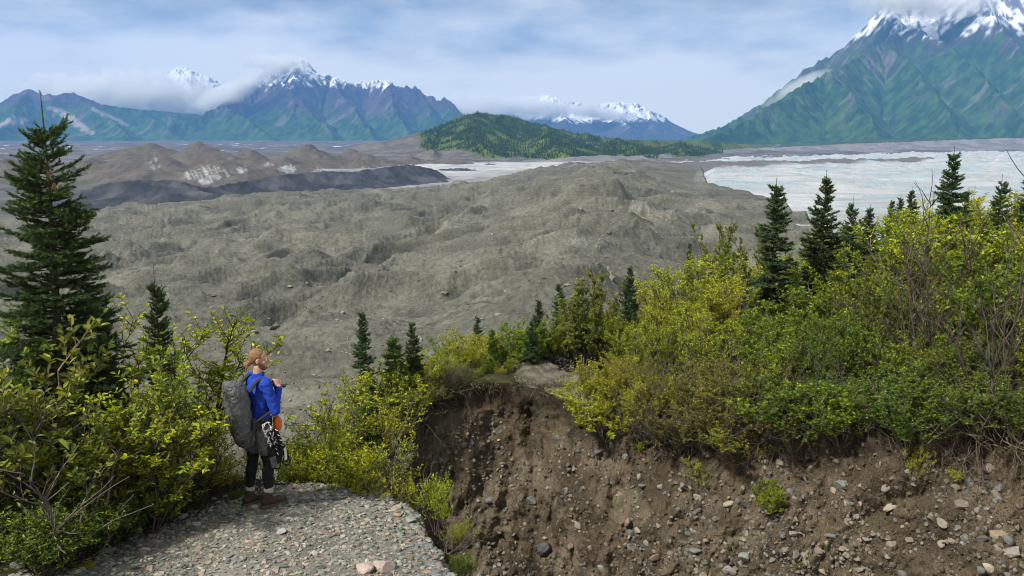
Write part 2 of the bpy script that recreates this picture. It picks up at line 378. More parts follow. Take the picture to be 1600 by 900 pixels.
idx = np.arange(len(sel))[:, None] * 6
F = np.concatenate([np.stack([idx[:, 0] + i, idx[:, 0] + (i + 1) % 5, idx[:, 0] + 5], -1) for i in range(5)])
fc = np.repeat((C(.030, .056, .016) + rng.uniform(-.006, .014, (len(sel), 1)) * C(1, 1.4, .4)), 6, 0)
tag(mk('forest', V.reshape(-1, 3), F, M_forest_ground, None, fc), 'far conifer forest covering the rounded hill', 'forest', None, 'stuff')

# valley floor: one sheet out to the horizon
cols = np.linspace(-1500, 3100, 700); rows = np.geomspace(330, 13500, 420)
PX, YY = np.meshgrid(cols, rows); XX = (PX - 800) / FPX * YY
hum = fbm(XX / 160, YY / 160, 4, 700) * 7 + ridged(XX / 60, YY / 60, 3, 701) * 3
ZZ = ZV - 16 * sstep(1500, 900, YY) + hum * sstep(900, 2200, YY) * sstep(16000, 8000, YY) + sstep(2200, 6000, YY) * 8
n = fbm(XX / 90, YY / 90, 5, 703); n2_ = fbm(XX / 500, YY / 200, 4, 704)
col = mixc(np.broadcast_to(C(.095, .090, .085), XX.shape + (3,)), C(.15, .14, .135), sstep(-.3, .4, n))
col = mixc(col, C(.10, .10, .085), sstep(.0, .5, n2_) * sstep(2500, 1500, YY))
col = mixc(col, C(.7, .73, .78), sstep(.52, .62, n + .25 * n2_) * sstep(1800, 2600, YY) * sstep(5200, 4200, YY) * .9)
# pale dusty ice strip between the rubble and the black ridge
lx = np.interp(PX, [430, 520, 640, 700, 760], [640, 720, 1150, 1280, 1420])
strip = sstep(440, 520, PX) * sstep(1020, 960, PX) * sstep(0, 60, YY - 600) * sstep(1650, 1500, YY)
icec = mixc(np.broadcast_to(C(.22, .215, .205), XX.shape + (3,)), C(.40, .405, .41), sstep(1000, 1500, YY + 120 * n))
col = mixc(col, icec, strip * .95)
far_g = sstep(3000, 5000, YY) * sstep(760, 900, PX)
col = mixc(col, C(.035, .06, .02), far_g)
tag(mk('valley_floor', np.stack([XX, YY, ZZ], -1), grid_faces(*XX.shape), M_far, None, col.reshape(-1, 3), True),
    'flat grey purple valley floor of rubble and dusty ice in front of the far mountains', 'valley', None, 'structure')

# brown rubble hills with streaks of bare ice
peaks = [(140, 246, 1380), (228, 221, 1560), (312, 219, 1480), (385, 233, 1560), (478, 225, 1560), (548, 232, 1660), (640, 240, 1620), (700, 246, 1500), (260, 243, 1300), (440, 246, 1350), (560, 247, 1380), (60, 246, 1350), (-80, 244, 1350), (10, 248, 1250), (100, 256, 1150), (350, 250, 1250)]
rr = [([p, (p[0] + 9 - 5 * (i_ % 4), p[1] + 2, p[2] + 25), (p[0] + 22 - 14 * (i_ % 3), p[1] + 9, p[2] + 10)], (1.0, .7, 1.15, .8)[i_ % 4]) for i_, p in enumerate(peaks)]
rr.append(([(-250, 254, 1300), (60, 256, 1280), (200, 254, 1300), (320, 248, 1330), (440, 252, 1350), (560, 250, 1420), (650, 250, 1480), (730, 253, 1500), (775, 259, 1480)], .8))
rr.append(([(-250, 272, 1100), (90, 272, 1150), (240, 268, 1120), (360, 268, 1130), (480, 258, 1250)], .8))
X, Y, Z, D, S = ridge_terrain([(pl(r), kk) for r, kk in rr], np.linspace(px2x(-330, 1400), px2x(830, 1400), 700), np.linspace(940, 2000, 340), ZV - 16, .55, (9, 60), 800, 1.05)
Z = Z + sstep(0, 8, Z - ZV + 14) * (3.4 * fbm(X / 48, Y / 48, 4, 801) + 2.2 * (ridged(X / 26, Y / 40, 3, 808) - .6) + .8 * fbm(X / 9, Y / 9, 3, 802))
pu, pv = to_px(X, Y, Z); n = fbm(X / 35, Y / 35, 4, 803); nf = fbm(X / 7, Y / 7, 3, 804)
col = mixc(np.broadcast_to(C(.098, .088, .070), X.shape + (3,)), C(.120, .100, .077), sstep(-.4, .4, n))
col = mixc(col, C(.115, .115, .095), sstep(.1, .7, n + .4 * sstep(240, 215, pv)))
strk = noise(pu / 2.4 + (pv - 260) * -.22, pv / 26, 805)
im = 0
for (cx, cy, rx, ry, s_) in [(243, 256, 12, 12, .9), (300, 272, 16, 11, 1), (330, 270, 36, 14, .9), (322, 283, 14, 7, 1.6), (375, 264, 14, 8, .8), (420, 257, 9, 5, .9), (450, 264, 16, 8, 1.6), (500, 268, 16, 6, 1.2), (520, 268, 8, 5, 1.0), (572, 266, 13, 7, 1.1), (640, 259, 6, 4, .9), (674, 260, 8, 5, 1.0)]:
    im = np.maximum(im, sstep(1.15, .5, np.hypot((pu - cx) / rx, (pv - cy) / ry)) * s_)
im = np.clip(sstep(.2, .42, strk * .9 + im * .40 - .22 + nf * .2) * sstep(.1, .5, im), 0, 1)
col = mixc(col, C(.34, .35, .355), im)
tag(mk('hills', np.stack([X, Y, Z], -1), grid_faces(*X.shape), M_rubble, None, col.reshape(-1, 3), True),
    'row of low brown rubble mounds streaked with bare ice, behind the black ridge', 'hill', None, 'structure')

# black ridge
X, Y, Z, D, S = ridge_terrain([(pl([(-60, 322, 800), (60, 312, 840), (100, 304, 850), (150, 290, 860), (195, 284, 865), (230, 280, 870), (280, 283, 880), (322, 293, 900), (345, 292, 930), (380, 284, 960), (430, 275, 1000), (470, 272, 1020), (500, 268, 1050), (530, 269, 1060), (560, 268, 1080), (600, 262, 1120), (640, 257, 1160), (662, 261, 1180), (680, 268, 1190), (692, 274, 1190)]), 1.0),
       (pl([(676, 264, 1330), (720, 263, 1330), (745, 266, 1330)]), 1.0), (pl([(250, 292, 800), (330, 303, 790), (400, 306, 800)]), .8), (pl([(-80, 332, 730), (60, 322, 740), (140, 313, 750), (220, 306, 770), (300, 304, 790)]), .8)],
       np.linspace(px2x(-160, 900), px2x(790, 1100), 560), np.linspace(600, 1400, 330), ZV - 22, .62, (6, 40), 900)
Z = Z + sstep(0, 6, Z - ZV + 20) * (1.5 * fbm(X / 30, Y / 30, 4, 901) + 1.2 * ridged(X / 11, Y / 14, 3, 902))
n = fbm(X / 30, Y / 30, 5, 903)
col = mixc(np.broadcast_to(C(.040, .042, .048), X.shape + (3,)), C(.085, .085, .09), sstep(-.3, .6, n))
tag(mk('hills', np.stack([X, Y, Z], -1), grid_faces(*X.shape), M_rubble, None, col.reshape(-1, 3), True),
    'long low ridge of black rubble crossing behind the grey moraine at the left', 'hill', None, 'structure')

# ---------------------------------------------------------------- grey rubble glacier in the middle distance
T = np.array([(-260, 372, 500), (0, 360, 540), (100, 349, 600), (170, 337, 640), (300, 322, 700), (420, 310, 760), (500, 304, 790), (600, 301, 820), (680, 298, 830), (760, 287, 850), (830, 272, 960), (900, 259, 1120), (960, 254, 1220), (1030, 253, 1260), (1080, 256, 1250), (1088, 258, 1150), (1093, 272, 880), (1098, 290, 620), (1150, 306, 520), (1200, 326, 435), (1262, 354, 335), (1330, 400, 260), (1450, 470, 190), (1600, 520, 160)], float)
cols = np.concatenate([np.linspace(-260, 60, 90, endpoint=False), np.linspace(60, 1280, 820, endpoint=False), np.linspace(1280, 1600, 60)])
rows = np.geomspace(42, 1500, 860)
PX, YY = np.meshgrid(cols, rows); XX = (PX - 800) / FPX * YY * 1.013
YT = np.interp(cols, T[:, 0], T[:, 2]); PT = np.interp(cols, T[:, 0], T[:, 1])
HT = -slope_of(PT) * YT; YT = YT[None]
YR = np.where(cols < 1080, YT[0], np.interp(cols, [1080, 1300, 1600], [1250, 1150, 1000]))[None]
HT = np.where(cols < 1080, HT, np.interp(cols, [1080, 1300], [37.45, 33.5]))[None]
Hn = 21.5 + 2.0 * np.sin(PX / 190) + 4.2 * sstep(850, 1150, PX)
f = np.clip(np.log(YY / 60) / np.log(YR / 60), -.4, 1.0)
Hh = Hn + (HT - Hn) * f
Z = CZ - Hh + 5.5 * np.exp(-((PX - 960) / 190) ** 2 - (np.log(YY / 480) / .45) ** 2)
edge = sstep(0, 1, (YY - YT) / (.12 * YT))
wx = XX + 16 * fbm(XX / 70, YY / 70, 3, 51); wy = YY + 16 * fbm(XX / 70 + 7, YY / 70, 3, 52)
amp = np.interp(YY, [42, 120, 300, 700, 1400], [.8, 1.2, 1.75, 1.5, .9]) * (1 - .93 * sstep(200, 560, YY) * sstep(940, 1075, PX)) + .15
a_big = 3.4 * fbm(wx / 75, wy / 75, 3, 53)
mu, mv = wx * .9 + wy * .43, -wx * .43 + wy * .9
a_mid = 3.6 * (ridged(mu / 95, mv / 34, 3, 54, .42) - .6) + 1.5 * (ridged(mu / 30, mv / 17, 3, 60, .45) - .6) + .5 * fbm(wx / 14, wy / 14, 3, 55)
sharp = lambda q: np.clip(1 - 1.7 * np.abs(q), 0, 1) ** 2
a_mid = a_mid + 2.4 * sharp(noise(mu / 120, mv / 30, 64)) - 2.6 * sharp(noise(mu / 70 + 3, mv / 26, 65)) * sstep(-.1, .3, noise(wx / 120, wy / 120, 66)) + .9 * sharp(noise(mu / 26, mv / 12, 67))
a_sm = .55 * sharp(noise(mu / 9, mv / 5, 68)) - .2 + .42 * (ridged(mu / 13, mv / 7, 4, 56) - .6) + .16 * fbm(wx / 3.2, wy / 3.2, 4, 57)
Z = Z + amp * (a_big + a_mid + a_sm * np.interp(YY, [42, 200, 600], [1.0, .8, .6])) * (1 - edge * .6)
# steep striated bluff nearest to the path
Z = Z - edge * (26 - 18 * sstep(1040, 1082, PX))
gx, gy, nz = normal_z(XX, YY, Z)
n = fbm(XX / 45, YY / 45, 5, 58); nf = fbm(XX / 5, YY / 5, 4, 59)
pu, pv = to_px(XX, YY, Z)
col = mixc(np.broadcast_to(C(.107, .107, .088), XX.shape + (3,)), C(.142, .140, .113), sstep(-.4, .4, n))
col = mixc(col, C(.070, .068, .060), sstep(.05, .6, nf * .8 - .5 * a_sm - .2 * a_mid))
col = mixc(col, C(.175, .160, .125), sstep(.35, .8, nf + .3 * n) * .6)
strk = noise(pu / 2.0 + pv * .3 + 2 * nf, pv / 22, 61)
im = 0
for (cx, cy, rx, ry, s_) in [(920, 378, 48, 13, .55), (985, 326, 55, 5, .5), (1130, 345, 40, 6, .35), (1090, 330, 30, 5, .35), (1095, 280, 14, 18, .6), (830, 395, 20, 7, .25)]:
    im = np.maximum(im, sstep(1.2, .5, np.hypot((pu - cx) / rx, (pv - cy) / ry)) * s_)
col = mixc(col, C(.27, .28, .265), np.clip(im * sstep(-.1, .35, strk + .3 * nf), 0, 1) * .8)
bl = sstep(620, 660, pv) * sstep(330, 380, pu)
col = mixc(col, C(.19, .178, .14), bl * sstep(0, .4, noise((pu + pv * .45) / 4.5, pv / 90, 62) + .1) * .7)
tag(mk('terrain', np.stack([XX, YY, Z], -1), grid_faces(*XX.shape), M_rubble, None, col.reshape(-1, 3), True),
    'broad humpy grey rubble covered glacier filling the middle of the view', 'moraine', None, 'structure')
mor = np.stack([XX, YY, Z], -1)
# boulders scattered on it: one mass
def ico(sub=1):
    import bmesh
    bm = bmesh.new(); bmesh.ops.create_icosphere(bm, subdivisions=sub, radius=1)
    v = np.array([q.co[:] for q in bm.verts]); fcs = np.array([[l.index for l in q.verts] for q in bm.faces]); bm.free(); return v, fcs
ICO1, ICOF1 = ico(1); ICO2, ICOF2 = ico(2)
def rand_rot(rng, n, flat=True):
    q = rng.normal(size=(n, 4)); q /= np.linalg.norm(q, axis=1)[:, None]
    w, x, y, z = q.T
    return np.stack([np.stack([1 - 2 * (y * y + z * z), 2 * (x * y - z * w), 2 * (x * z + y * w)], -1), np.stack([2 * (x * y + z * w), 1 - 2 * (x * x + z * z), 2 * (y * z - x * w)], -1), np.stack([2 * (x * z - y * w), 2 * (y * z + x * w), 1 - 2 * (x * x + y * y)], -1)], 1)
def stones(name, pos, size, cols, mat, seed, flat=(.3, .8), base=None, smooth=False, tilt=None):
    """many loose angular stones as one mesh"""
    rng = np.random.default_rng(seed); n = len(pos)
    bv, bf = base or (ICO1, ICOF1)
    pr = []
    for k in range(12):
        r = np.random.default_rng(seed * 31 + k)
        v = bv.copy()
        for _ in range(5):                       # chop planes for angular facets
            d = r.normal(size=3); d /= np.linalg.norm(d); h = r.uniform(.35, .75)
            pj = v @ d; v = v - np.maximum(pj - h, 0)[:, None] * d
        pr.append(v * r.uniform(.85, 1.1, v.shape))
    pr = np.array(pr)
    v = pr[rng.integers(0, 12, n)]
    sc_ = np.stack([rng.uniform(.8, 1.25, n), rng.uniform(.55, 1.0, n), rng.uniform(*flat, n)], -1)
    v = v * sc_[:, None, :]
    a = rng.uniform(0, 2 * math.pi, n); t = rng.normal(0, .28, (n, 2))
    ca, sa = np.cos(a), np.sin(a); o = np.zeros(n); l = np.ones(n)
    Rz = np.stack([np.stack([ca, -sa, o], -1), np.stack([sa, ca, o], -1), np.stack([o, o, l], -1)], 1)
    cx, sx = np.cos(t[:, 0]), np.sin(t[:, 0])
    Rx = np.stack([np.stack([l, o, o], -1), np.stack([o, cx, -sx], -1), np.stack([o, sx, cx], -1)], 1)
    R = Rz @ Rx
    if tilt is not None: R = np.broadcast_to(tilt, (n, 3, 3)) @ R
    v = np.einsum('nij,nkj->nki', R, v) * size[:, None, None] + pos[:, None, :]
    F = (bf[None] + np.arange(n)[:, None, None] * len(bv)).reshape(-1, 3)
    return mk(name, v.reshape(-1, 3), F, mat, None, np.repeat(cols, len(bv), 0), smooth)
rng = np.random.default_rng(77)
M_stone = vc_mat('loose_stone', .85, .22, 14, [(60, .35, .01)], spec=.25)
M_boulder_far = vc_mat('far_boulder', .9, .2, .8, [(2, .5, .1)], spec=.2)
ri = (rng.beta(1.0, 1.5, 16000) * 680).astype(int); ci = rng.integers(0, len(cols), 16000)
ok = (YY[ri, ci] < YT[0][ci] * .98)
ri, ci = ri[ok], ci[ok]
pos = mor[ri, ci]; size = rng.pareto(2.6, len(pos)) * .12 + .10 + pos[:, 1] * .0004
size = np.minimum(size, 1.1)
cc = C(.14, .135, .115) * rng.uniform(.5, 1.7, (len(pos), 1)) + rng.uniform(0, .02, (len(pos), 1)) * C(1.5, .9, .3)
tag(stones('rubble', pos + [0, 0, .02], size, cc, M_boulder_far, 7), 'grey boulders strewn over the rubble covered glacier', 'rubble', None, 'stuff')

# ---------------------------------------------------------------- white glacier at the right
cols2 = np.linspace(1000, 2100, 620); rows2 = np.geomspace(150, 2300, 440)
PX, YY = np.meshgrid(cols2, rows2); XX = (PX - 800) / FPX * YY * 1.013
top = np.interp(PX, [1000, 1070, 1150, 1250, 1340, 1420, 1480, 1600, 2100], [252, 251, 247, 245, 243, 240, 238, 238, 236])
HT = -slope_of(top) * 2000
f = np.clip((YY - 900) / 1100, 0, 1)
Z = CZ - (33.5 + (HT - 33.5) * f)
wy = YY + 40 * fbm(XX / 200, YY / 200, 3, 71)
Z = Z + (4.5 * fbm(XX / 130, wy / 45, 4, 72) + 4.6 * (ridged(XX / 75, wy / 26, 4, 73) - .6) + .9 * (ridged(XX / 16, wy / 8, 3, 74) - .6)) * np.interp(YY, [240, 560, 900, 2000], [.25, .45, 1.0, 1.8])
Z = Z - sstep(1995, 2150, YY) * 14 - 9 * sstep(1112, 1084, PX) * sstep(1150, 1000, YY)
# rounded snout where it meets the rubble
pu, pv = to_px(XX, YY, Z)
n = fbm(XX / 60, YY / 30, 5, 75); gx, gy, nz = normal_z(XX, YY, Z)
col = mixc(np.broadcast_to(C(.34, .35, .355), XX.shape + (3,)), C(.46, .465, .47), sstep(-.4, .4, n))
rid = ridged(XX / 75, wy / 26, 4, 73)
col = mixc(col, C(.22, .36, .41), sstep(.60, .38, rid) * .45)
col = mixc(col, C(.20, .22, .23), sstep(.93, .99, ridged(XX / 28 + .6 * n, wy / 60, 3, 79)) * sstep(.1, -.3, n) * .6)
col = mixc(col, C(.30, .44, .47), sstep(.35, .75, -n + .35 * sstep(.02, .12, gy)) * .55)
col = mixc(col, C(.22, .21, .195), sstep(.30, .75, fbm(XX / 90, YY / 14, 5, 76) + .25 * sstep(700, 350, YY)) * .6)
# medial moraine: dark stripe across the ice
mid = np.interp(PX, [1000, 1085, 1200, 1330, 1445, 2000], [1080, 1060, 1120, 1200, 1290, 1500])
wid = np.interp(PX, [1000, 1085, 1250, 1380, 1450, 1460], [300, 240, 120, 45, 10, 0])
st = sstep(1.1, .75, np.abs(YY - mid - 60) / np.maximum(wid, .1) + .25 * n) * (wid > .5)
col = mixc(col, C(.12, .115, .105), st)
Z = Z + st * 2.5
tag(mk('glacier', np.stack([XX, YY, Z], -1), grid_faces(*XX.shape), M_ice, None, col.reshape(-1, 3), True),
    'wide white glacier of rippled ice with a thin dark stripe, below the mountain at the right', 'glacier', None, 'structure')
# lavender grey trimline bank between ice and green slope
X, Y, Z, D, S = ridge_terrain([(pl([(840, 251, 1560), (880, 246, 1600), (930, 242, 1640), (985, 243, 1680), (1040, 240, 1950), (1100, 236, 2300), (1180, 231, 2750), (1250, 228, 2800), (1330, 224, 2850), (1420, 221, 2900), (1500, 218, 2950), (1600, 215, 3000), (1800, 212, 3050), (2000, 212, 3050)]), 1.0)],
        np.linspace(px2x(800, 2700), px2x(2050, 2700), 520), np.linspace(1450, 3300, 240), ZV - 3, .38, (10, 70), 1000)
Z = Z + sstep(0, 8, Z - ZV) * (1.5 * fbm(X / 40, Y / 40, 4, 1001) + 1.5 * (ridged(X / 22, Y / 90, 3, 1002) - .6))
n = fbm(X / 50, Y / 50, 4, 1003)
col = mixc(np.broadcast_to(C(.150, .145, .145), X.shape + (3,)), C(.21, .20, .195), sstep(-.4, .4, n))
tag(mk('terrain', np.stack([X, Y, Z], -1), grid_faces(*X.shape), M_rubble, None, col.reshape(-1, 3), True),
    'low grey gravel bank along the far edge of the white glacier under the green slope', 'moraine', None, 'structure')
# back filler between that bank and the mountain foot
xs = np.linspace(px2x(1000, 4000), px2x(2050, 4000), 160); ys = np.linspace(2900, 4700, 60)
X, Y = np.meshgrid(xs, ys)
Z = ZV + 42 * sstep(1100, 1500, to_px(X, Y, Y * 0)[0]) * sstep(2900, 3400, Y) + 5 * fbm(X / 120, Y / 120, 4, 1100) - 4
col = mixc(np.broadcast_to(C(.03, .06, .018), X.shape + (3,)), C(.06, .09, .025), sstep(-.3, .4, fbm(X / 90, Y / 90, 4, 1101)))
tag(mk('terrain', np.stack([X, Y, Z], -1), grid_faces(*X.shape), M_forest_ground, None, col.reshape(-1, 3), True),
    'green wooded bench of land at the foot of the large right mountain', 'terrain', None, 'structure')

# ---------------------------------------------------------------- low cloud on the mountains
def cloud_mat(name, dens, nscale, thr):
    m, nt = newmat(name); L = nt.links
    out = N(nt, 'ShaderNodeOutputMaterial'); pv_ = N(nt, 'ShaderNodeVolumePrincipled')
    pv_.inputs['Color'].default_value = (1.0, .99, .97, 1); pv_.inputs['Anisotropy'].default_value = 0.0
    tc = N(nt, 'ShaderNodeTexCoord'); ge = N(nt, 'ShaderNodeNewGeometry')
    ln = N(nt, 'ShaderNodeVectorMath', operation='LENGTH'); L.new(tc.outputs['Object'], ln.inputs[0])
    no = N(nt, 'ShaderNodeTexNoise'); no.inputs['Scale'].default_value = nscale; no.inputs['Detail'].default_value = 6; no.inputs['Roughness'].default_value = .6
    L.new(ge.outputs['Position'], no.inputs['Vector'])
    def mm(op, a, b, c=None):
        n = N(nt, 'ShaderNodeMath', operation=op)
        for i, q in enumerate((a, b, c)):
            if q is None: continue
            if hasattr(q, 'is_linked'): L.new(q, n.inputs[i])
            else: n.inputs[i].default_value = q
        return n.outputs[0]
    fall = mm('SUBTRACT', 1.0, ln.outputs['Value'])
    d = mm('ADD', mm('MULTIPLY', fall, 1.1), mm('SUBTRACT', mm('MULTIPLY', no.outputs['Fac'], 2.2), 1.1 + thr))
    d = mm('MULTIPLY', mm('MINIMUM', mm('MAXIMUM', d, 0.0), 1.0), dens)
    L.new(d, pv_.inputs['Density']); L.new(pv_.outputs[0], out.inputs['Volume'])
    m.cycles.volume_step_rate = 1.0
    return m
M_cloud = cloud_mat('low_cloud', .019, .0048, .12)
def cloud(label, px, py, Y, rx, ry, rd, roll=0.0):
    p = P(px, py, Y); s = Y / FPX
    o = mk('mist', ICO2, ICOF2, M_cloud, None, None, True)
    o.location = p; o.scale = (rx * s, rd, ry * s); o.rotation_euler = (0, roll, 0)
    tag(o, label, 'cloud', 'low clouds clinging to the mountains', 'stuff')
cloud('bank of white cloud behind the low green mountain at the left', 190, 146, 8950, 200, 42, 320)
cloud('cloud bank in the saddle beneath the small snowy peak', 300, 160, 9300, 130, 24, 280)
cloud('white cloud draped over the left shoulder of the jagged mountain', 366, 140, 8250, 95, 21, 180, -.42)
cloud('thin cloud on the highest tip of the jagged mountain', 430, 100, 8650, 70, 20, 160, .1)
cloud('cloud band across the left half of the far snow range', 790, 168, 11150, 120, 22, 280, .05)
cloud('cloud band across the right half of the far snow range', 920, 174, 11200, 90, 13, 240, .15)
cloud('low cloud between the jagged mountain and the forested hill', 720, 172, 9300, 60, 22, 200)
cloud('wisp of cloud lying on the ridge of the large right mountain', 1246, 137, 5450, 66, 15, 120, -.45)
cloud('cloud hiding the summit of the large right mountain', 1445, -4, 6100, 135, 36, 260, .0)

# ---------------------------------------------------------------- the air
hm, hnt = newmat('valley_haze'); ho = N(hnt, 'ShaderNodeOutputMaterial'); hv = N(hnt, 'ShaderNodeVolumePrincipled')
hv.inputs['Color'].default_value = (.19, .47, 1.0, 1); hv.inputs['Density'].default_value = 6.8e-5; hv.inputs['Anisotropy'].default_value = 0.0
hnt.links.new(hv.outputs[0], ho.inputs['Volume'])
hx, hy0, hy1, hz0, hz1 = 16500, -300, 14000, ZV - 60, 1620
bx = np.array([(sx * hx, y, z) for z in (hz0, hz1) for y in (hy0, hy1) for sx in (-1, 1)], float)
tag(mk('haze', bx, np.array([(0, 2, 3, 1), (4, 5, 7, 6), (0, 1, 5, 4), (2, 6, 7, 3), (0, 4, 6, 2), (1, 3, 7, 5)]), hm), 'faint blue haze filling the valley air', 'haze', None, 'stuff')
# ================================================================== near ground
M_soil = vc_mat('bank_soil', .95, .3, 2.2, [(5, .7, .06), (22, .9, .035), (90, .8, .010)], spec=.12, fine=(42, .62))
M_ground = vc_mat('near_soil', .95, .3, 3, [(12, .7, .03), (70, .7, .012)], spec=.12, fine=(40, .4))

# --- lip of the eroded bank (photo column, row, distance) and its foot
LIP = np.array([(540, 716, 15.2), (585, 700, 15.6), (620, 678, 16.1), (655, 645, 16.8), (690, 612, 17.3), (720, 602, 17.6), (760, 597, 17.8), (800, 599, 17.9), (840, 607, 17.6), (880, 622, 17.0), (925, 641, 16.2), (960, 646, 15.6), (1000, 650, 15.0), (1060, 655, 14.4), (1120, 658, 13.9), (1200, 655, 13.4), (1300, 648, 13.0), (1400, 652, 12.4), (1500, 658, 11.9), (1600, 662, 11.4), (1720, 670, 10.9), (1900, 690, 10.2)], float)
def LX(px): return np.interp(px, LIP[:, 0], LIP[:, 2])
bx_, by_, bz_ = Parr(LIP[:, 0], LIP[:, 1], LIP[:, 2])
cols = np.linspace(540, 1900, 900); t = np.linspace(0, 1, 330)
lx = np.interp(cols, LIP[:, 0], bx_); ly = np.interp(cols, LIP[:, 0], by_); lz = np.interp(cols, LIP[:, 0], bz_)
# foot runs nearer the camera, a little left of the lip column
run = np.interp(cols, [540, 650, 750, 900, 1100, 1900], [3.4, 4.2, 4.8, 4.4, 3.2, 2.9])
fx = lx * (ly - run) / ly - np.interp(cols, [540, 750, 950, 1200], [.1, .5, .35, .0]); fy = ly - run; fz = np.full_like(lx, -6.2)
prof = t ** np.interp(t, [0, 1], [1.25, 1.0])
Tt = t[:, None]
# steep at the top, easing to a scree apron lower down
hz = 1 - (1 - Tt) ** np.interp(cols, [540, 740, 880, 1100], [1.15, 1.5, 1.45, 1.25])[None]
BX = lx + (fx - lx) * Tt; BY = ly + (fy - ly) * Tt; BZ = lz + (fz - lz) * hz
ss = cols[None] / 60 + 0 * Tt
arc = np.concatenate([[0], np.cumsum(np.hypot(np.diff(lx), np.diff(ly)))])[None] + 0 * Tt
dep = Tt * 6.5
ar2 = arc + .5 * fbm(arc / 1.5, dep / 1.5, 3, 199)
nb = fbm(arc / 1.6, dep / 1.9, 4, 201) * .45 + (ridged(ar2 / 1.1, dep / 1.5, 4, 202) - .6) * .22 * sstep(.02, .2, Tt) + fbm(arc / .4, dep / .3, 4, 203) * .12 + fbm(arc / .12, dep / .09, 3, 208) * .03
smooth_scree = sstep(.35, .7, Tt + .15 * fbm(arc / 2, dep / 2, 2, 204)) * sstep(1000, 880, cols[None])
nb = nb * (1 - .75 * smooth_scree)
nb = nb * sstep(0, .03, Tt) 
und = np.exp(-((Tt - .07) / .05) ** 2) * (.15 + .12 * fbm(arc / .9, dep * 0, 3, 205))      # undercut below the turf
ln = np.hypot(fx - lx, fy - ly)
ux, uy = (fx - lx) / ln, (fy - ly) / ln
off = nb - und
BX = BX + ux * off; BY = BY + uy * off; BZ = BZ + off * .45 + .06 * fbm(arc / .5, dep * 0 + 3, 4, 206)
n = fbm(arc / 1.1, dep / 1.1, 4, 207); nf = fbm(arc / .2, dep / .2, 3, 209)
col = mixc(np.broadcast_to(C(.064, .049, .032), BX.shape + (3,)), C(.104, .082, .054), sstep(-.4, .4, n))
col = mixc(col, C(.150, .122, .086), sstep(.1, .5, fbm(arc / 1.6, dep / .9, 4, 210) + .3 * nf) * .65)
col = mixc(col, C(.085, .064, .042), smooth_scree * .7)
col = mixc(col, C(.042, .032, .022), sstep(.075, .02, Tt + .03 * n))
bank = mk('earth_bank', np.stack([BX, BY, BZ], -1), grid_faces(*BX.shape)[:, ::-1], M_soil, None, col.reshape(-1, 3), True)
tag(bank, 'steep eroded bank of brown earth and embedded stones under the thicket', 'bank', None, 'structure')
BANK = np.stack([BX, BY, BZ], -1)

# --- top of the bank, running back to where it drops to the glacier
dist = np.concatenate([np.linspace(0, 12, 60), np.linspace(13, 30, 24), [40, 60]])[:, None]
r0 = np.hypot(lx, ly)
dx, dy = lx / r0, ly / r0
rise = np.interp(cols, [540, 900, 1100, 1400, 1700, 1900], [-.30, -.06, -.06, -.02, .02, .03])
crest = np.interp(cols, [540, 700, 1000, 1300, 1700, 1900], [.6, 5.0, 11, 15, 19, 22])[None]
PXX = lx + dx * dist; PYY = ly + dy * dist
d2 = np.minimum(dist, crest)
PZ = lz + rise * d2 - np.maximum(dist - crest, 0) * .72 + .12 * fbm(PXX / 2.2, PYY / 2.2, 4, 220) * sstep(0, .4, dist) - .03
# the bare trail crossing at the notch stays level
trail = sstep(800, 822, cols)[None] * sstep(945, 925, cols)[None] * sstep(3.0, 2.0, dist + .8 * fbm(PXX / .5, PYY / .5, 3, 226))
PZ = PZ * (1 - trail) + (lz - .01 + .025 * dist) * trail
n = fbm(PXX / .7, PYY / .7, 4, 221)
col = mixc(np.broadcast_to(C(.035, .030, .018), PXX.shape + (3,)), C(.05, .06, .02), sstep(-.2, .4, n))
col = mixc(col, mixc(np.broadcast_to(C(.075, .062, .045), PXX.shape + (3,)), C(.15, .13, .10), sstep(-.3, .3, fbm(PXX / .25, PYY / .25, 3, 227))), trail * sstep(-.5, -.1, n))
tag(mk('ground', np.stack([PXX, PYY, PZ], -1), grid_faces(*PXX.shape), M_ground, None, col.reshape(-1, 3), True),
    'dark leafy ground on top of the earth bank with a bare trail crossing it', 'ground', None, 'structure')
def plate(px, Y):
    """height of the bank top at photo column px and distance Y"""
    d = Y - LX(px); c = np.interp(px, [540, 700, 1000, 1300, 1700, 1900], [.6, 5.0, 11, 15, 19, 22])
    z0 = np.interp(px, LIP[:, 0], bz_)
    return z0 + np.interp(px, [540, 900, 1100, 1400, 1700, 1900], [-.30, -.06, -.06, -.02, .02, .03]) * np.minimum(d, c) - max(0, d - c) * .72

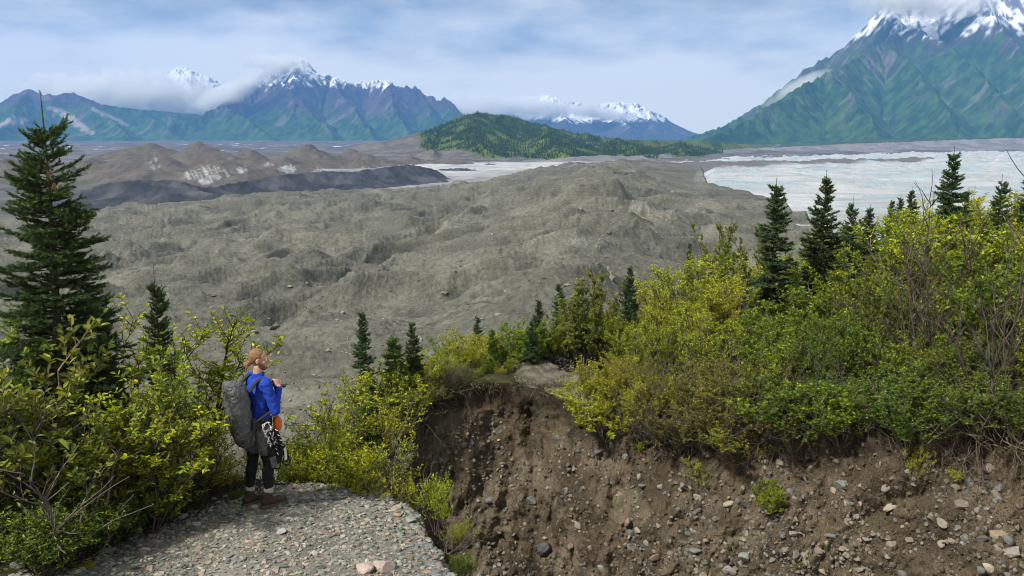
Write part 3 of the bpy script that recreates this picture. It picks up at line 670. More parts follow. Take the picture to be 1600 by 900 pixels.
# --- near ridge carrying the gravel path
xs = np.linspace(-14, 3.2, 520); ys = np.concatenate([np.linspace(-3, 6.5, 60, endpoint=False), np.linspace(6.5, 13.5, 260), np.linspace(13.7, 40, 40)])
X, Y = np.meshgrid(xs, ys)
def path_edge(y): return np.interp(y, [-3, 5, 7.0, 7.9, 8.6, 9.3, 9.9, 10.6, 14], [1.6, .6, -.25, -.56, -.72, -1.0, -1.22, -1.9, -4.0]) + .16 * fbm(np.asarray(y) / .55, np.asarray(y) * 0, 4, 300)
def path_far(x): return np.interp(x, [-14, -7, -4, -2.6, -1.2, 3], [12.5, 11.6, 10.6, 10.25, 10.15, 9.2])
def near_z(X, Y):
    z = .04 * fbm(X / .8, Y / .8, 3, 301) + .10 * fbm(X / 2.4, Y / 2.4, 2, 302)
    z = z + .10 * sstep(-2.6, -6, X) + 2.9 * sstep(7.6, 1.5, Y) ** 1.25 - .10 * sstep(.9, .0, path_edge(Y) - X) 
    e = np.maximum(X - path_edge(Y) - .07 * fbm(X / .4, Y / .4, 3, 303), 0)
    z = z - np.minimum(e * 1.35 + sstep(0, .1, e) * .22, 9)
    g = np.maximum(Y - path_far(X) - .05 * fbm(X / .4, Y / .4, 3, 304), 0)
    return z - np.minimum(g * .8, 26)
Z = near_z(X, Y)
n = fbm(X / .5, Y / .5, 4, 305)
gravel = sstep(.06, -.04, (-3.95 + .62 * (Y - 8) + .1 * n) - X)         # 1 on the gravel, 0 under the bushes
def left_edge(y): return np.interp(y, [-3, 7, 7.9, 8.5, 9.2, 9.7, 10.4], [-6, -4.9, -4.35, -3.95, -3.5, -3.05, -2.65])
gravel = sstep(-.12, .18, X - left_edge(Y) + .25 * n)
col = mixc(np.broadcast_to(C(.045, .034, .022), X.shape + (3,)), C(.040, .040, .018), sstep(-.2, .4, n))
col = mixc(col, C(.17, .16, .14), gravel)
side = sstep(0, .12, X - path_edge(Y)) + sstep(0, .3, Y - path_far(X))
col = mixc(col, C(.075, .055, .038), np.clip(side, 0, 1))
tag(mk('path', np.stack([X, Y, Z], -1), grid_faces(*X.shape), M_ground, None, col.reshape(-1, 3), True),
    'narrow ridge with a pale gravel path where the hiker stands', 'path', None, 'structure')
def nz1(x, y): return float(near_z(np.array([x]), np.array([y]))[0])

# --- gravel lying on the path
STONE_PAL = np.array([(.30, .31, .29), (.24, .27, .25), (.36, .34, .30), (.20, .23, .22), (.33, .27, .22), (.40, .39, .36), (.28, .25, .24), (.16, .17, .17), (.37, .29, .24), (.26, .28, .24)])
def pal(rng, n, P_=STONE_PAL, g=1.0, j=.22):
    return P_[rng.integers(0, len(P_), n)] * rng.uniform(1 - j, 1 + j, (n, 1)) * g
rng = np.random.default_rng(401)
def scatter_path(n, seed, s0, s1, xr=(-4.6, 1.0), yr=(6.6, 10.5)):
    r = np.random.default_rng(seed)
    x = r.uniform(*xr, n); y = r.uniform(*yr, n)
    ok = (x > left_edge(y) - .25 + .35 * r.normal(size=n).clip(-1, 1) * .5) & (x < path_edge(y) + .05) & (y < path_far(x) + .05)
    x, y = x[ok], y[ok]; s = s0 + (s1 - s0) * r.power(.5, len(x)) ** 2.2
    return np.stack([x, y, near_z(x, y)], -1), s
pos, s = scatter_path(34000, 402, .008, .050)
tag(stones('gravel', pos + np.stack([s * 0, s * 0, s * .10], -1), s, pal(rng, len(s), g=.72, j=.42) * [1.03, 1.0, .91], M_stone, 41, (.22, .6)), 'loose flat grey, greenish and pinkish stones covering the path', 'gravel', None, 'stuff')
# stones crumbling out of the path edge
r = np.random.default_rng(403); y = r.uniform(7.0, 10.2, 1500); x = path_edge(y) + r.normal(.08, .16, 1500)
s = r.uniform(.012, .055, 1500)
tag(stones('gravel', np.stack([x, y, near_z(x, y)], -1), s, pal(r, 1500, g=.6), M_stone, 42, (.4, .8)), 'dark stones crumbling out of the broken edge of the path', 'gravel', None, 'stuff')

# --- stones in the bank
def bank_pts(n, seed, pxr=(560, 1880), tr=(.05, .98)):
    r = np.random.default_rng(seed)
    c = r.uniform(*pxr, n); tt = r.uniform(*tr, n)
    ci = ((c - 540) / (1900 - 540) * 899).astype(int); ti = (tt * 329).astype(int)
    return r, ci, ti
r, ci, ti = bank_pts(52000, 411)
dens = .18 + .82 * sstep(-.2, .3, fbm(arc[0, ci] / 1.1, ti / 329 * 5, 3, 412))
keep = (r.uniform(0, 1, len(ci)) < dens * (1 - .72 * smooth_scree[ti, ci])) & (ti > 20)
ci, ti = ci[keep], ti[keep]; pos = BANK[ti, ci]
BANK_PAL = np.array([(.24, .22, .19), (.20, .19, .17), (.30, .26, .20), (.16, .165, .16), (.33, .29, .23), (.22, .18, .14), (.26, .25, .23)])
s = .006 + .055 * r.power(.5, len(ci)) ** 4
tiltM = np.array(Matrix.Rotation(math.radians(35), 3, 'X'))
tag(stones('gravel', pos + [0, -.004, .004], s, pal(r, len(s), BANK_PAL, .58, .4), M_stone, 43, (.45, .9), tilt=tiltM), 'small stones studding the brown earth bank', 'gravel', None, 'stuff')
r2_, ci2, ti2 = bank_pts(42000, 415)
kp = (ti2 > 14) & (r2_.uniform(0, 1, len(ci2)) > .5 * smooth_scree[ti2, ci2]); ci2, ti2 = ci2[kp], ti2[kp]
s2 = .008 + .05 * r2_.power(.5, len(ci2)) ** 3.5
CLOD = np.array([(.085, .066, .043), (.060, .046, .030), (.115, .092, .062), (.045, .035, .024), (.14, .112, .078)])
tag(stones('rubble', BANK[ti2, ci2] + [0, -.002, .002], s2, pal(r2_, len(s2), CLOD, 1.0, .3), M_ground, 46, (.5, .95), tilt=tiltM), 'crumbs and clods of brown earth all over the eroded bank', 'rubble', None, 'stuff')

r, ci, ti = bank_pts(2600, 421, (600, 1640), (.08, .62))
keep = (ti > 24) & (r.uniform(0, 1, len(ci)) > .55 * smooth_scree[ti, ci]) & (r.uniform(0, 1, len(ci)) < .22 + .78 * sstep(-.2, .3, fbm(arc[0, ci] / 1.1, ti / 329 * 5, 3, 412)))
ci, ti = ci[keep][:1500], ti[keep][:1500]
allpos = BANK[ti, ci]
sz = .035 + .075 * r.power(.5, len(ci)) ** 3
order = np.argsort(-sz)
med = order[40:290]
tag(stones('gravel', allpos[order[290:]] + [0, -.008, .008], sz[order[290:]], pal(r, len(order) - 290, BANK_PAL, .62, .35), M_stone, 44, (.5, .95), (ICO2, ICOF2), tilt=tiltM), 'fist sized stones studding the brown earth bank', 'gravel', None, 'stuff')
def one_rock(name, pos, size, colr, seed, scl=(1, .8, .7), rot=(0, 0, 0)):
    rr_ = np.random.default_rng(seed); v = ICO2.copy()
    for _ in range(8):
        d = rr_.normal(size=3); d /= np.linalg.norm(d); h = rr_.uniform(.4, .8)
        v = v - np.maximum(v @ d - h, 0)[:, None] * d
    v = v * rr_.uniform(.95, 1.05, v.shape) * np.array(scl) * size
    o = mk(name, v, ICOF2, M_stone, None, np.tile(colr, (len(v), 1)) * rr_.uniform(.9, 1.1, (len(v), 1)))
    o.location = pos; o.rotation_euler = rot
    return o
protos_r = [one_rock('stone', (0, 0, -40), 1, tuple(.75 * q for q in BANK_PAL[k % len(BANK_PAL)]), 700 + k, (1, .75, .6 + .05 * k)) for k in range(7)]
for q, i in enumerate(med):
    b_ = protos_r[q % 7]
    o = b_ if q < 7 else b_.copy()
    if q >= 7: COL.objects.link(o)
    o.location = allpos[i] + np.array([0, -.01, .01]); o.scale = [sz[i]] * 3; o.rotation_euler = (r.uniform(.3, 1.1), r.normal(0, .4), r.uniform(0, 6.28))
    tag(o, 'angular stone stuck in the brown earth bank, one of the many of its size', 'stone', 'stones stuck in the earth bank')
def bank_at(px, py):
    pu, pv = to_px(BX, BY, BZ)
    k = np.argmin((pu - px) ** 2 + (pv - py) ** 2); return BANK.reshape(-1, 3)[k]
BIG = [(853, 857, 30, (.085, .085, .09), 'dark slate grey block on the smooth scree at the lower left of the bank', (1, .75, .8)),
       (1317, 758, 36, (.17, .19, .17), 'large greenish grey boulder, the biggest one high on the bank below the thicket', (1, .6, .62)),
       (1385, 760, 30, (.22, .19, .16), 'tan flat slab just right of the large greenish boulder', (1, .5, .35)),
       (1355, 840, 22, (.25, .25, .21), 'flat pale green grey stone on the bank low down beneath the large boulder', (1, .6, .4)),
       (1392, 848, 17, (.28, .22, .17), 'rounded pinkish stone next to the flat pale green one', (1, .8, .75)),
       (1390, 793, 24, (.32, .28, .21), 'pale tan stone between the large boulder and the flat green stone', (1, .6, .5)),
       (1580, 861, 34, (.28, .26, .23), 'big pale rounded boulder at the lower right end of the bank', (1, .75, .7)),
       (1558, 836, 36, (.30, .24, .17), 'tan slab leaning just above the big pale boulder', (1, .5, .4)),
       (1530, 840, 26, (.13, .13, .125), 'dark grey slab left of the tan leaning slab', (1, .5, .4)),
       (1545, 888, 26, (.36, .31, .22), 'cream coloured stone below the big pale boulder', (1, .75, .7)),
       (1322, 786, 15, (.34, .32, .26), 'small pale round stone straight under the large greenish boulder', (1, .85, .8)),
       (1266, 733, 14, (.27, .26, .22), 'small light stone up near the turf to the left of the large boulder', (1, .8, .7)),
       (978, 711, 15, (.24, .25, .24), 'light grey cobble high on the bank, left of the hanging bush', (1, .75, .75)),
       (935, 709, 14, (.11, .11, .11), 'dark cobble beside the light grey one high on the bank', (.8, .7, 1)),
       (958, 697, 17, (.34, .29, .20), 'upright tan stone above the two cobbles', (.6, .6, 1)),
       (1068, 758, 15, (.19, .20, .19), 'grey cobble just below the hanging yellow green bush', (1, .85, .9)),
       (1032, 760, 16, (.27, .25, .21), 'pale brown stone to the left of the grey cobble under the bush', (1, .7, .7)),
       (1140, 787, 19, (.33, .29, .22), 'cream angular stone under the dark green root clump', (1, .7, .7)),
       (980, 815, 18, (.24, .19, .14), 'brown upright stone in the middle of the stony band', (.7, .7, 1)),
       (905, 822, 16, (.25, .23, .19), 'tan stone at the left edge of the stony band', (1, .8, .8)),
       (940, 888, 20, (.30, .30, .25), 'pale green grey stone at the foot of the bank', (.75, .7, 1)),
       (1165, 869, 24, (.24, .26, .22), 'light stone with greenish faces low in the middle of the bank', (1, .75, .8)),
       (1140, 890, 26, (.23, .22, .20), 'wide grey stone at the very foot of the bank', (1, .7, .5)),
       (815, 778, 18, (.17, .13, .115), 'reddish pointed stone in the cluster on the left part of the bank', (.6, .6, 1)),
       (830, 783, 17, (.16, .165, .16), 'blue grey stone touching the reddish pointed one', (1, .8, .85)),
       (790, 797, 14, (.21, .21, .18), 'small olive stone on the left of the stone cluster', (.8, .7, 1)),
       (765, 780, 17, (.14, .14, .14), 'dark cobble farthest left on the bank, near the path bush', (1, .8, .7)),
       (1300, 838, 26, (.17, .18, .17), 'long tilted grey slab in the lower middle of the bank', (1, .4, .3)),
       (1500, 790, 24, (.20, .17, .14), 'brown block half buried on the right part of the bank', (1, .7, .8)),
       (1545, 730, 22, (.33, .27, .21), 'pinkish pale stone under the roots at the right', (1, .7, .6)),
       (1500, 712, 18, (.31, .26, .20), 'tan stone among roots, near the turf at the right', (1, .8, .7)),
       (1452, 712, 15, (.27, .25, .23), 'light stone between the roots and the small bright plant', (1, .7, .6)),
       (1420, 735, 13, (.25, .24, .22), 'pale chip of rock left of the small bright plant', (1, .7, .7)),
       (1225, 860, 16, (.20, .18, .15), 'brown stone in the bare lower middle of the bank', (1, .8, .7)),
       (1085, 860, 20, (.19, .20, .19), 'grey block at the lower end of the stony band', (1, .8, .8)),
       (1010, 850, 17, (.22, .21, .18), 'olive grey stone left of the grey block', (.9, .8, .8))]
for k, (px, py, w, c, lab, scl) in enumerate(BIG):
    p = bank_at(px, py); s = .5 * w * p[1] / FPX * 1.15
    tag(one_rock('stone', p + np.array([0, -.10 * s, .0 * s]), s, tuple(.85 * q for q in c), 800 + k, scl, (.5, .15 * math.sin(k * 2.1), .2 * math.cos(k))), lab, 'stone', 'large stones in the earth bank')
# larger stones lying on the path
def P0(px, py):
    Y_ = 9.0
    for _ in range(30):
        p = P(px, py, Y_); z = nz1(p[0], p[1]); Y_ += (p[2] - z) / -slope_of(py) * .6
        Y_ = min(max(Y_, 5), 12)
    p = P(px, py, Y_); return np.array([p[0], p[1], nz1(p[0], p[1])])
PST = [(622, 795, 22, (.36, .28, .20), 'tan block at the right edge of the path'), (621, 806, 14, (.38, .21, .11), 'orange stone at the right edge of the path, below the tan block'), (640, 815, 22, (.25, .27, .25), 'greenish grey stone on the crumbling path edge, right of the orange one'),
       (600, 888, 46, (.37, .29, .26), 'broad pinkish slab at the bottom right of the path'), (569, 892, 34, (.38, .30, .27), 'smaller pinkish slab to the left of the broad pinkish one'), (440, 833, 20, (.32, .33, .31), 'flat pale grey stone lying ahead of the bushes on the path'),
       (168, 862, 24, (.33, .30, .27), 'rounded pale stone by the moss at the left of the path'), (135, 860, 26, (.09, .09, .085), 'dark rounded stone by the moss at the left of the path'), (225, 862, 22, (.33, .27, .26), 'pinkish stone right of the rounded pale one'), (110, 874, 30, (.27, .28, .26), 'grey slab below the dark rounded stone'),
       (170, 878, 26, (.24, .27, .26), 'bluish grey slab near the lower moss cushion'), (65, 886, 34, (.20, .20, .18), 'grey stone in the bottom left corner of the path'), (305, 822, 18, (.36, .34, .29), 'pale slab where the path meets the bushes'), (285, 808, 18, (.38, .33, .28), 'pinkish pale stone at the foot of the bushes'),
       (355, 842, 14, (.12, .125, .13), 'small dark stone in the middle of the path'), (660, 838, 22, (.15, .14, .12), 'dark stone falling off the right path edge'), (245, 848, 16, (.30, .27, .22), 'tan flat stone near the middle left of the path'), (30, 884, 30, (.17, .165, .15), 'weathered brown grey stone farthest left on the path')]
for k, (px, py, w, c, lab) in enumerate(PST):
    p = P0(px, py); s = .5 * w * p[1] / FPX * 1.15
    tag(one_rock('stone', p + np.array([0, 0, .18 * s]), s, c, 900 + k, (1, .8, .5), (0, .1 * math.sin(k * 3), .7 * math.cos(k))), lab, 'stone', 'larger stones on the path')

# gravel on the bare trail across the notch, and grass along the lip of the bank
r = np.random.default_rng(431); n_ = 1500
ci = r.integers(int((805 - 540) / 1360 * 899), int((940 - 540) / 1360 * 899), n_); dd_ = r.uniform(0, 3.0, n_)
tx_ = lx[ci] + dx[ci] * dd_; ty_ = ly[ci] + dy[ci] * dd_; tz_ = lz[ci] - .01 + .025 * dd_
s = r.uniform(.005, .02, n_)
tag(stones('gravel', np.stack([tx_, ty_, tz_], -1), s, pal(r, n_, BANK_PAL, .75, .4), M_stone, 45, (.3, .7)), 'loose gravel on the bare trail beyond the bank', 'gravel', None, 'stuff')
M_grass = leaf_mat('grass_blade', .3, .6, .02, .2, .2)
n_ = 9000; ci = r.integers(int((600 - 540) / 1360 * 899), 780, n_)
off_ = r.normal(.02, .12, n_); gx_ = lx[ci] + dx[ci] * off_; gy_ = ly[ci] + dy[ci] * off_; gz_ = lz[ci] - np.maximum(-off_, 0) * .6 + .01
keep = (fbm(gx_ / .35, gy_ / .35, 3, 432) > -.12)
gx_, gy_, gz_ = gx_[keep], gy_[keep], gz_[keep]; n_ = len(gx_)
b0 = np.stack([gx_, gy_, gz_], -1); dv = np.stack([r.normal(0, .5, n_), r.normal(-.5, .5, n_), r.normal(.2, .6, n_)], -1); dv /= np.linalg.norm(dv, axis=1)[:, None]
ln_ = r.uniform(.06, .22, n_)[:, None]; wd_ = np.cross(dv, r.normal(size=(n_, 3))); wd_ = wd_ / np.linalg.norm(wd_, axis=1)[:, None] * .005
V_ = np.stack([b0 - wd_, b0 + wd_, b0 + dv * ln_ * .6 + wd_ * .7, b0 + dv * ln_ * .6 - wd_ * .7, b0 + dv * ln_ - [0, 0, .03]], 1)
idx_ = np.arange(n_)[:, None] * 5
gc_ = np.array([(.10, .085, .04), (.06, .075, .02), (.14, .11, .05), (.05, .04, .025)])[r.integers(0, 4, n_)] * r.uniform(.7, 1.3, (n_, 1))
tag(mk('grass', V_.reshape(-1, 3), [idx_ + np.array([[0, 1, 2, 3]]), idx_ + np.array([[3, 2, 4]])], M_grass, None, np.repeat(gc_, 5, 0)), 'dry grass and rootlets fringing the lip of the bank', 'grass', None, 'stuff')
# ================================================================== vegetation
M_bark = vc_mat('bark', .9, .35, 8, [(40, .5, .01)], spec=.15)
M_leaf = leaf_mat('leaf', .48, .5, .016, .16, .18)
M_needle = leaf_mat('needle', .12, .6, .012, .22, .2)

class Tubes:
    def __init__(s): s.V = []; s.F = []; s.C = []; s.n = 0
    def add(s, pts, rad, k=4, col=(.1, .08, .06)):
        pts = np.asarray(pts, float); m = len(pts); rad = np.broadcast_to(np.asarray(rad, float), (m,))
        tg = np.gradient(pts, axis=0); tg /= np.linalg.norm(tg, axis=1)[:, None] + 1e-9
        ref = np.where(np.abs(tg[:, 2:3]) > .9, C(1, 0, 0)[None], C(0, 0, 1)[None])
        a = np.cross(tg, ref); a /= np.linalg.norm(a, axis=1)[:, None] + 1e-9; b = np.cross(tg, a)
        th = np.arange(k) * 2 * math.pi / k
        ring = pts[:, None] + rad[:, None, None] * (np.cos(th)[None, :, None] * a[:, None] + np.sin(th)[None, :, None] * b[:, None])
        s.V.append(ring.reshape(-1, 3))
        i = np.arange(m - 1)[:, None] * k + np.arange(k)[None]; j = np.arange(m - 1)[:, None] * k + (np.arange(k)[None] + 1) % k
        s.F.append(np.stack([i, j, j + k, i + k], -1).reshape(-1, 4) + s.n); s.n += m * k
        s.C.append(np.tile(col, (m * k, 1)))
    def build(s, name, mat, parent=None):
        return mk(name, np.concatenate(s.V), np.concatenate(s.F), mat, parent, np.concatenate(s.C), True)

def norm(v): return v / (np.linalg.norm(v, axis=-1, keepdims=True) + 1e-9)
def leaves(name, pos, dirs, size, width, cols, parent, seed, droop=.25, six=True, mat=None):
    rng = np.random.default_rng(seed); n = len(pos)
    d = norm(dirs + rng.normal(0, .15, (n, 3)) - [0, 0, droop])
    up = norm(np.array([0, 0, 1.0]) + rng.normal(0, .55, (n, 3)))
    sd = norm(np.cross(d, up)); nn = norm(np.cross(sd, d))
    L_ = size[:, None]; W = (size * width)[:, None]
    fold = rng.uniform(.05, .5, (n, 1)) * W; bend = rng.uniform(-.05, .3, (n, 1)) * L_
    if six:
        v = np.stack([pos, pos + d * L_ * .35 + sd * W * .5 + nn * fold, pos + d * L_ * .72 + sd * W * .42 + nn * (fold - bend * .5), pos + d * L_ - nn * bend,
                      pos + d * L_ * .72 - sd * W * .42 + nn * (fold - bend * .5), pos + d * L_ * .35 - sd * W * .5 + nn * fold], 1)
        f = np.array([[0, 1, 2, 3], [0, 3, 4, 5]])
    else:
        v = np.stack([pos, pos + d * L_ * .5 + sd * W * .5 + nn * fold, pos + d * L_ - nn * bend, pos + d * L_ * .5 - sd * W * .5 + nn * fold], 1)
        f = np.array([[0, 1, 2], [0, 2, 3]])
    k = v.shape[1]
    F = (f[None] + np.arange(n)[:, None, None] * k).reshape(-1, f.shape[1])
    return mk(name, v.reshape(-1, 3), F, mat or M_leaf, parent, np.repeat(cols, k, 0))

def grow(rng, p, d, L, r, nseg, wander, up):
    pts = [np.array(p, float)]; d = np.array(d, float)
    for i in range(nseg):
        d = d + rng.normal(0, wander, 3) + np.array([0, 0, up]); d /= np.linalg.norm(d)
        pts.append(pts[-1] + d * L / nseg)
    return np.array(pts), np.linspace(r, r * .35, nseg + 1)

def shrub_parts(name, seed, H=2.0, R=.9, nst=9, nbr=7, ntw=5, leaf=.05, lw=.42, per=9, pal_=None, yellow=.2, bare=.0, six=False, bark=(.13, .11, .09), tilt=.55, up=.06, low=.25, tw_len=.26, parent_loc=(0, 0, -60), tubek=4, thin=1.0):
    """one proto: Empty > stems, foliage"""
    rng = np.random.default_rng(seed); T_ = Tubes(); LP = []; LD = []; LY = []
    for s in range(nst):
        a = rng.uniform(0, 2 * math.pi); tl = tilt * rng.uniform(.15, 1.0) ** .7
        d = np.array([math.cos(a) * tl, math.sin(a) * tl, 1.0]); Ls = H * rng.uniform(.65, 1.05) / math.sqrt(1 + tl * tl * .5)
        p0 = np.array([math.cos(a), math.sin(a), 0]) * rng.uniform(0, .12) * R
        pts, rad = grow(rng, p0 - [0, 0, .05], d, Ls, .012 * H * thin * rng.uniform(.6, 1.0), 8, .10, up)
        T_.add(pts, rad, tubek, np.array(bark) * rng.uniform(.7, 1.2))
        for b in range(nbr):
            f = rng.uniform(low, 1.0) if b else 1.0; i = f * 8; i0 = min(int(i), 7); q = pts[i0] + (pts[i0 + 1] - pts[i0]) * (i - i0)
            a2 = rng.uniform(0, 2 * math.pi); dd = norm(pts[i0 + 1] - pts[i0]) * .6 + np.array([math.cos(a2), math.sin(a2), rng.uniform(-.1, .5)]) * .8
            Lb = R * rng.uniform(.35, .8) * (1.15 - .6 * f)
            bp, br = grow(rng, q, norm(dd), Lb, .0045 * H * (.4 + .6 * thin), 5, .16, .08)
            T_.add(bp, br, 3, np.array(bark) * rng.uniform(.7, 1.3))
            if rng.uniform() < bare: continue
            yb = rng.uniform()
            for w in range(ntw):
                f2 = rng.uniform(.25, 1.0) if w else 1.0; i = f2 * 5; i0 = min(int(i), 4); q2 = bp[i0] + (bp[i0 + 1] - bp[i0]) * (i - i0)
                a3 = rng.uniform(0, 2 * math.pi); d3 = norm(bp[i0 + 1] - bp[i0]) * .8 + np.array([math.cos(a3), math.sin(a3), rng.uniform(0, .8)]) * .7
                tp, tr_ = grow(rng, q2, norm(d3), tw_len * rng.uniform(.5, 1.1), .0022 * H, 3, .12, .1)
                T_.add(tp, tr_, 3, np.array(bark) * rng.uniform(.8, 1.3))
                m = max(3, int(per * rng.uniform(.6, 1.3)))
                u = np.sort(rng.uniform(.1, 1.0, m)) * 3; k0 = np.minimum(u.astype(int), 2)
                lp = tp[k0] + (tp[k0 + 1] - tp[k0]) * (u - k0)[:, None]
                td = norm(tp[k0 + 1] - tp[k0]); az = np.arange(m) * 2.4 + rng.uniform(0, 6)
                sd = np.stack([np.cos(az), np.sin(az), 0 * az + .25], -1)
                LP.append(lp); LD.append(norm(td * .75 + sd * .8)); LY.append(np.clip(yb * .75 + rng.uniform(0, .35, m), 0, 1))
    root = empty(name, parent_loc)
    st = T_.build('stems', M_bark, root)
    if not LP: return root, [st]
    LP, LD, LY = np.concatenate(LP), np.concatenate(LD), np.concatenate(LY); n = len(LP)
    pl_ = np.array(pal_); ci = rng.integers(0, len(pl_), n); c = pl_[ci] * rng.uniform(.45, 1.4, (n, 1))
    # leaves turning yellow in whole sprays, more so on the outer twigs
    yk = sstep(1 - yellow, 1.02 - yellow * .55, LY)
    c = mixc(c, np.array([.43, .42, .035]) * rng.uniform(.7, 1.2, (n, 1)), np.clip(yk, 0, 1) * rng.uniform(.35, 1, n))
    fo = leaves('foliage', LP, LD, leaf * (.42 + .95 * rng.beta(2.2, 2.0, n)), lw, c, root, seed + 1, six=six)
    return root, [st, fo]

def spruce_parts(name, seed, H=4.0, R=.8, spacing=.16, nwh=6, nlen=.022, nw=.0045, nstep=.011, per=4, colr=(.030, .055, .020), bright=(.06, .10, .025), power=.8, irr=.3, base=.06, leader=.1, tw_gap=.07, parent_loc=(0, 0, -60), droop=.30, gaps=0.0):
    rng = np.random.default_rng(seed); T_ = Tubes(); BR = Tubes()
    hs = np.linspace(-.25, H, 14)
    wob = np.stack([.012 * H * np.sin(hs * 1.3 + seed), .012 * H * np.cos(hs * 1.1 + seed * 2), hs], -1) * [1, 1, 1]
    wob[:, :2] *= np.linspace(1, .2, 14)[:, None]
    T_.add(wob, np.linspace(.016 * H + .01, .003, 14), 7, (.075, .062, .052))
    def tr(h): return np.array([np.interp(h, hs, wob[:, 0]), np.interp(h, hs, wob[:, 1]), h])
    P0_ = []; P1_ = []; BT = []
    h = base * H
    while h < H * (1 - leader):
        fr = h / H
        Lm = R * (1 - fr) ** power * (1 - .35 * sstep(.18, 0, fr)) + .05
        for b in range(nwh + rng.integers(-1, 2)):
            if rng.uniform() < gaps: continue
            a = rng.uniform(0, 2 * math.pi); Lb = Lm * rng.uniform(1 - irr, 1 + irr * .6)
            el = np.interp(fr, [0, .4, .75, 1], [-droop, -droop * .6, .15, .75]) + rng.normal(0, .1)
            nseg = 5; q = tr(h + rng.uniform(-.4, .4) * spacing); pts = [q]
            for i in range(nseg):
                e2 = el + .42 * (i / nseg) ** 1.3; a += rng.normal(0, .07)
                pts.append(pts[-1] + np.array([math.cos(a) * math.cos(e2), math.sin(a) * math.cos(e2), math.sin(e2)]) * Lb / nseg)
            pts = np.array(pts); BR.add(pts, np.linspace(.004 + .006 * Lb, .002, nseg + 1), 3, (.07, .055, .042))
            for i in range(nseg):
                if i >= 1 or Lb < .25: P0_.append(pts[i]); P1_.append(pts[i + 1]); BT.append(i / nseg)
            nt_ = int(Lb / tw_gap * 1.6)
            for w in range(nt_):
                f = .15 + .85 * (w + rng.uniform()) / nt_; i = min(int(f * nseg), nseg - 1); q2 = pts[i] + (pts[i + 1] - pts[i]) * (f * nseg - i)
                td = norm(pts[i + 1] - pts[i]); sgn = 1 if w % 2 else -1
                sd = norm(np.cross(td, [0, 0, 1.0])) * sgn
                dv = norm(td * .75 + sd * rng.uniform(.5, 1.0) + np.array([0, 0, rng.uniform(-.25, .35)]))
                lt = (Lb * .42 * (1.1 - f) + .05) * rng.uniform(.6, 1.2)
                P0_.append(q2); P1_.append(q2 + dv * lt); BT.append(f)
                if lt > .16:
                    for g in (-1, 1):
                        q3 = q2 + dv * lt * rng.uniform(.3, .6); d3 = norm(dv + g * .8 * norm(np.cross(dv, [0, 0, 1.0])) + [0, 0, .1])
                        P0_.append(q3); P1_.append(q3 + d3 * lt * .42); BT.append(f)
        h += spacing * rng.uniform(.7, 1.3) * (1 - .35 * fr)
    # leader shoot
    P0_.append(tr(H * (1 - leader))); P1_.append(tr(H)); BT.append(.2)
    P0_, P1_, BT = np.array(P0_), np.array(P1_), np.array(BT)
    ln = np.linalg.norm(P1_ - P0_, axis=1); cnt = np.maximum((ln / nstep).astype(int), 2) * per
    cnt[-1] //= 12
    ix = np.repeat(np.arange(len(ln)), cnt); n = len(ix); u = rng.uniform(0, 1.03, n)
    q = P0_[ix] + (P1_[ix] - P0_[ix]) * u[:, None]; td = norm(P1_[ix] - P0_[ix])
    rd = norm(np.cross(td, rng.normal(size=(n, 3)))); rd[:, 2] += .25
    d = norm(td * .75 + rd * .75); wd = norm(np.cross(d, rng.normal(size=(n, 3)))) * nw * .5
    l = nlen * rng.uniform(.7, 1.2, n)[:, None]
    v = np.stack([q - wd, q + wd, q + d * l + wd * .3, q + d * l - wd * .3], 1)
    F = np.arange(n)[:, None] * 4 + np.arange(4)[None]
    tint = rng.uniform(0, 1, len(ln))[ix] * .6 + .4 * u
    c = mixc(np.broadcast_to(np.array(colr), (n, 3)), np.broadcast_to(np.array(bright), (n, 3)), np.clip(tint ** 1.6, 0, 1)) * rng.uniform(.8, 1.2, (n, 1))
    root = empty(name, parent_loc)
    tk = T_.build('trunk', M_bark, root)
    br = BR.build('branches', M_bark, root)
    cr = mk('crown', v.reshape(-1, 3), F, M_needle, root, np.repeat(c, 4, 0))
    return root, [tk, br, cr]

GREEN = [(0.206, 0.282, 0.022), (0.268, 0.347, 0.024), (0.157, 0.232, 0.019), (0.34, 0.4, 0.033)]
YGREEN = [(0.421, 0.49, 0.024), (0.526, 0.56, 0.028), (0.343, 0.42, 0.022), (0.632, 0.583, 0.032)]
DGREEN = [(0.084, 0.144, 0.02), (0.112, 0.18, 0.022), (0.141, 0.215, 0.025)]
OLIVE = [(0.166, 0.174, 0.042), (0.215, 0.206, 0.054), (0.132, 0.143, 0.036), (0.265, 0.222, 0.06)]
SAGE = [(0.275, 0.36, 0.065), (0.333, 0.419, 0.07), (0.216, 0.299, 0.053), (0.393, 0.439, 0.059)]
GOLD = [(0.404, 0.397, 0.026), (0.351, 0.368, 0.026), (0.485, 0.412, 0.031), (0.27, 0.309, 0.026)]
PAR = dict(parent_loc=(0, 0, -60))

class Kind:
    def __init__(s, root, kids, H):
        s.root, s.kids, s.used = root, kids, False
        me = kids[-1].data; co = np.empty(len(me.vertices) * 3, np.float32); me.vertices.foreach_get('co', co)
        zv = co.reshape(-1, 3)[:, 2]; s.H = float(zv.max() if root.name.startswith(('spruce', 'poplar')) else np.percentile(zv, 99.85))
    def put(s, loc, rz, sc, name=None, tilt=(0, 0)):
        if not s.used:
            s.used = True; r = s.root; r.location = loc; r.rotation_euler = (tilt[0], tilt[1], rz); r.scale = (sc, sc, sc) if np.isscalar(sc) else sc
            return r
        return dup(s.root, s.kids, loc, rz, sc, tilt)
def shr(*a, **k):
    r, kids = shrub_parts(*a, **k); return Kind(r, kids, k.get('H', 2.0))
def spr(*a, **k):
    r, kids = spruce_parts(*a, **k); return Kind(r, kids, k.get('H', 4.0))
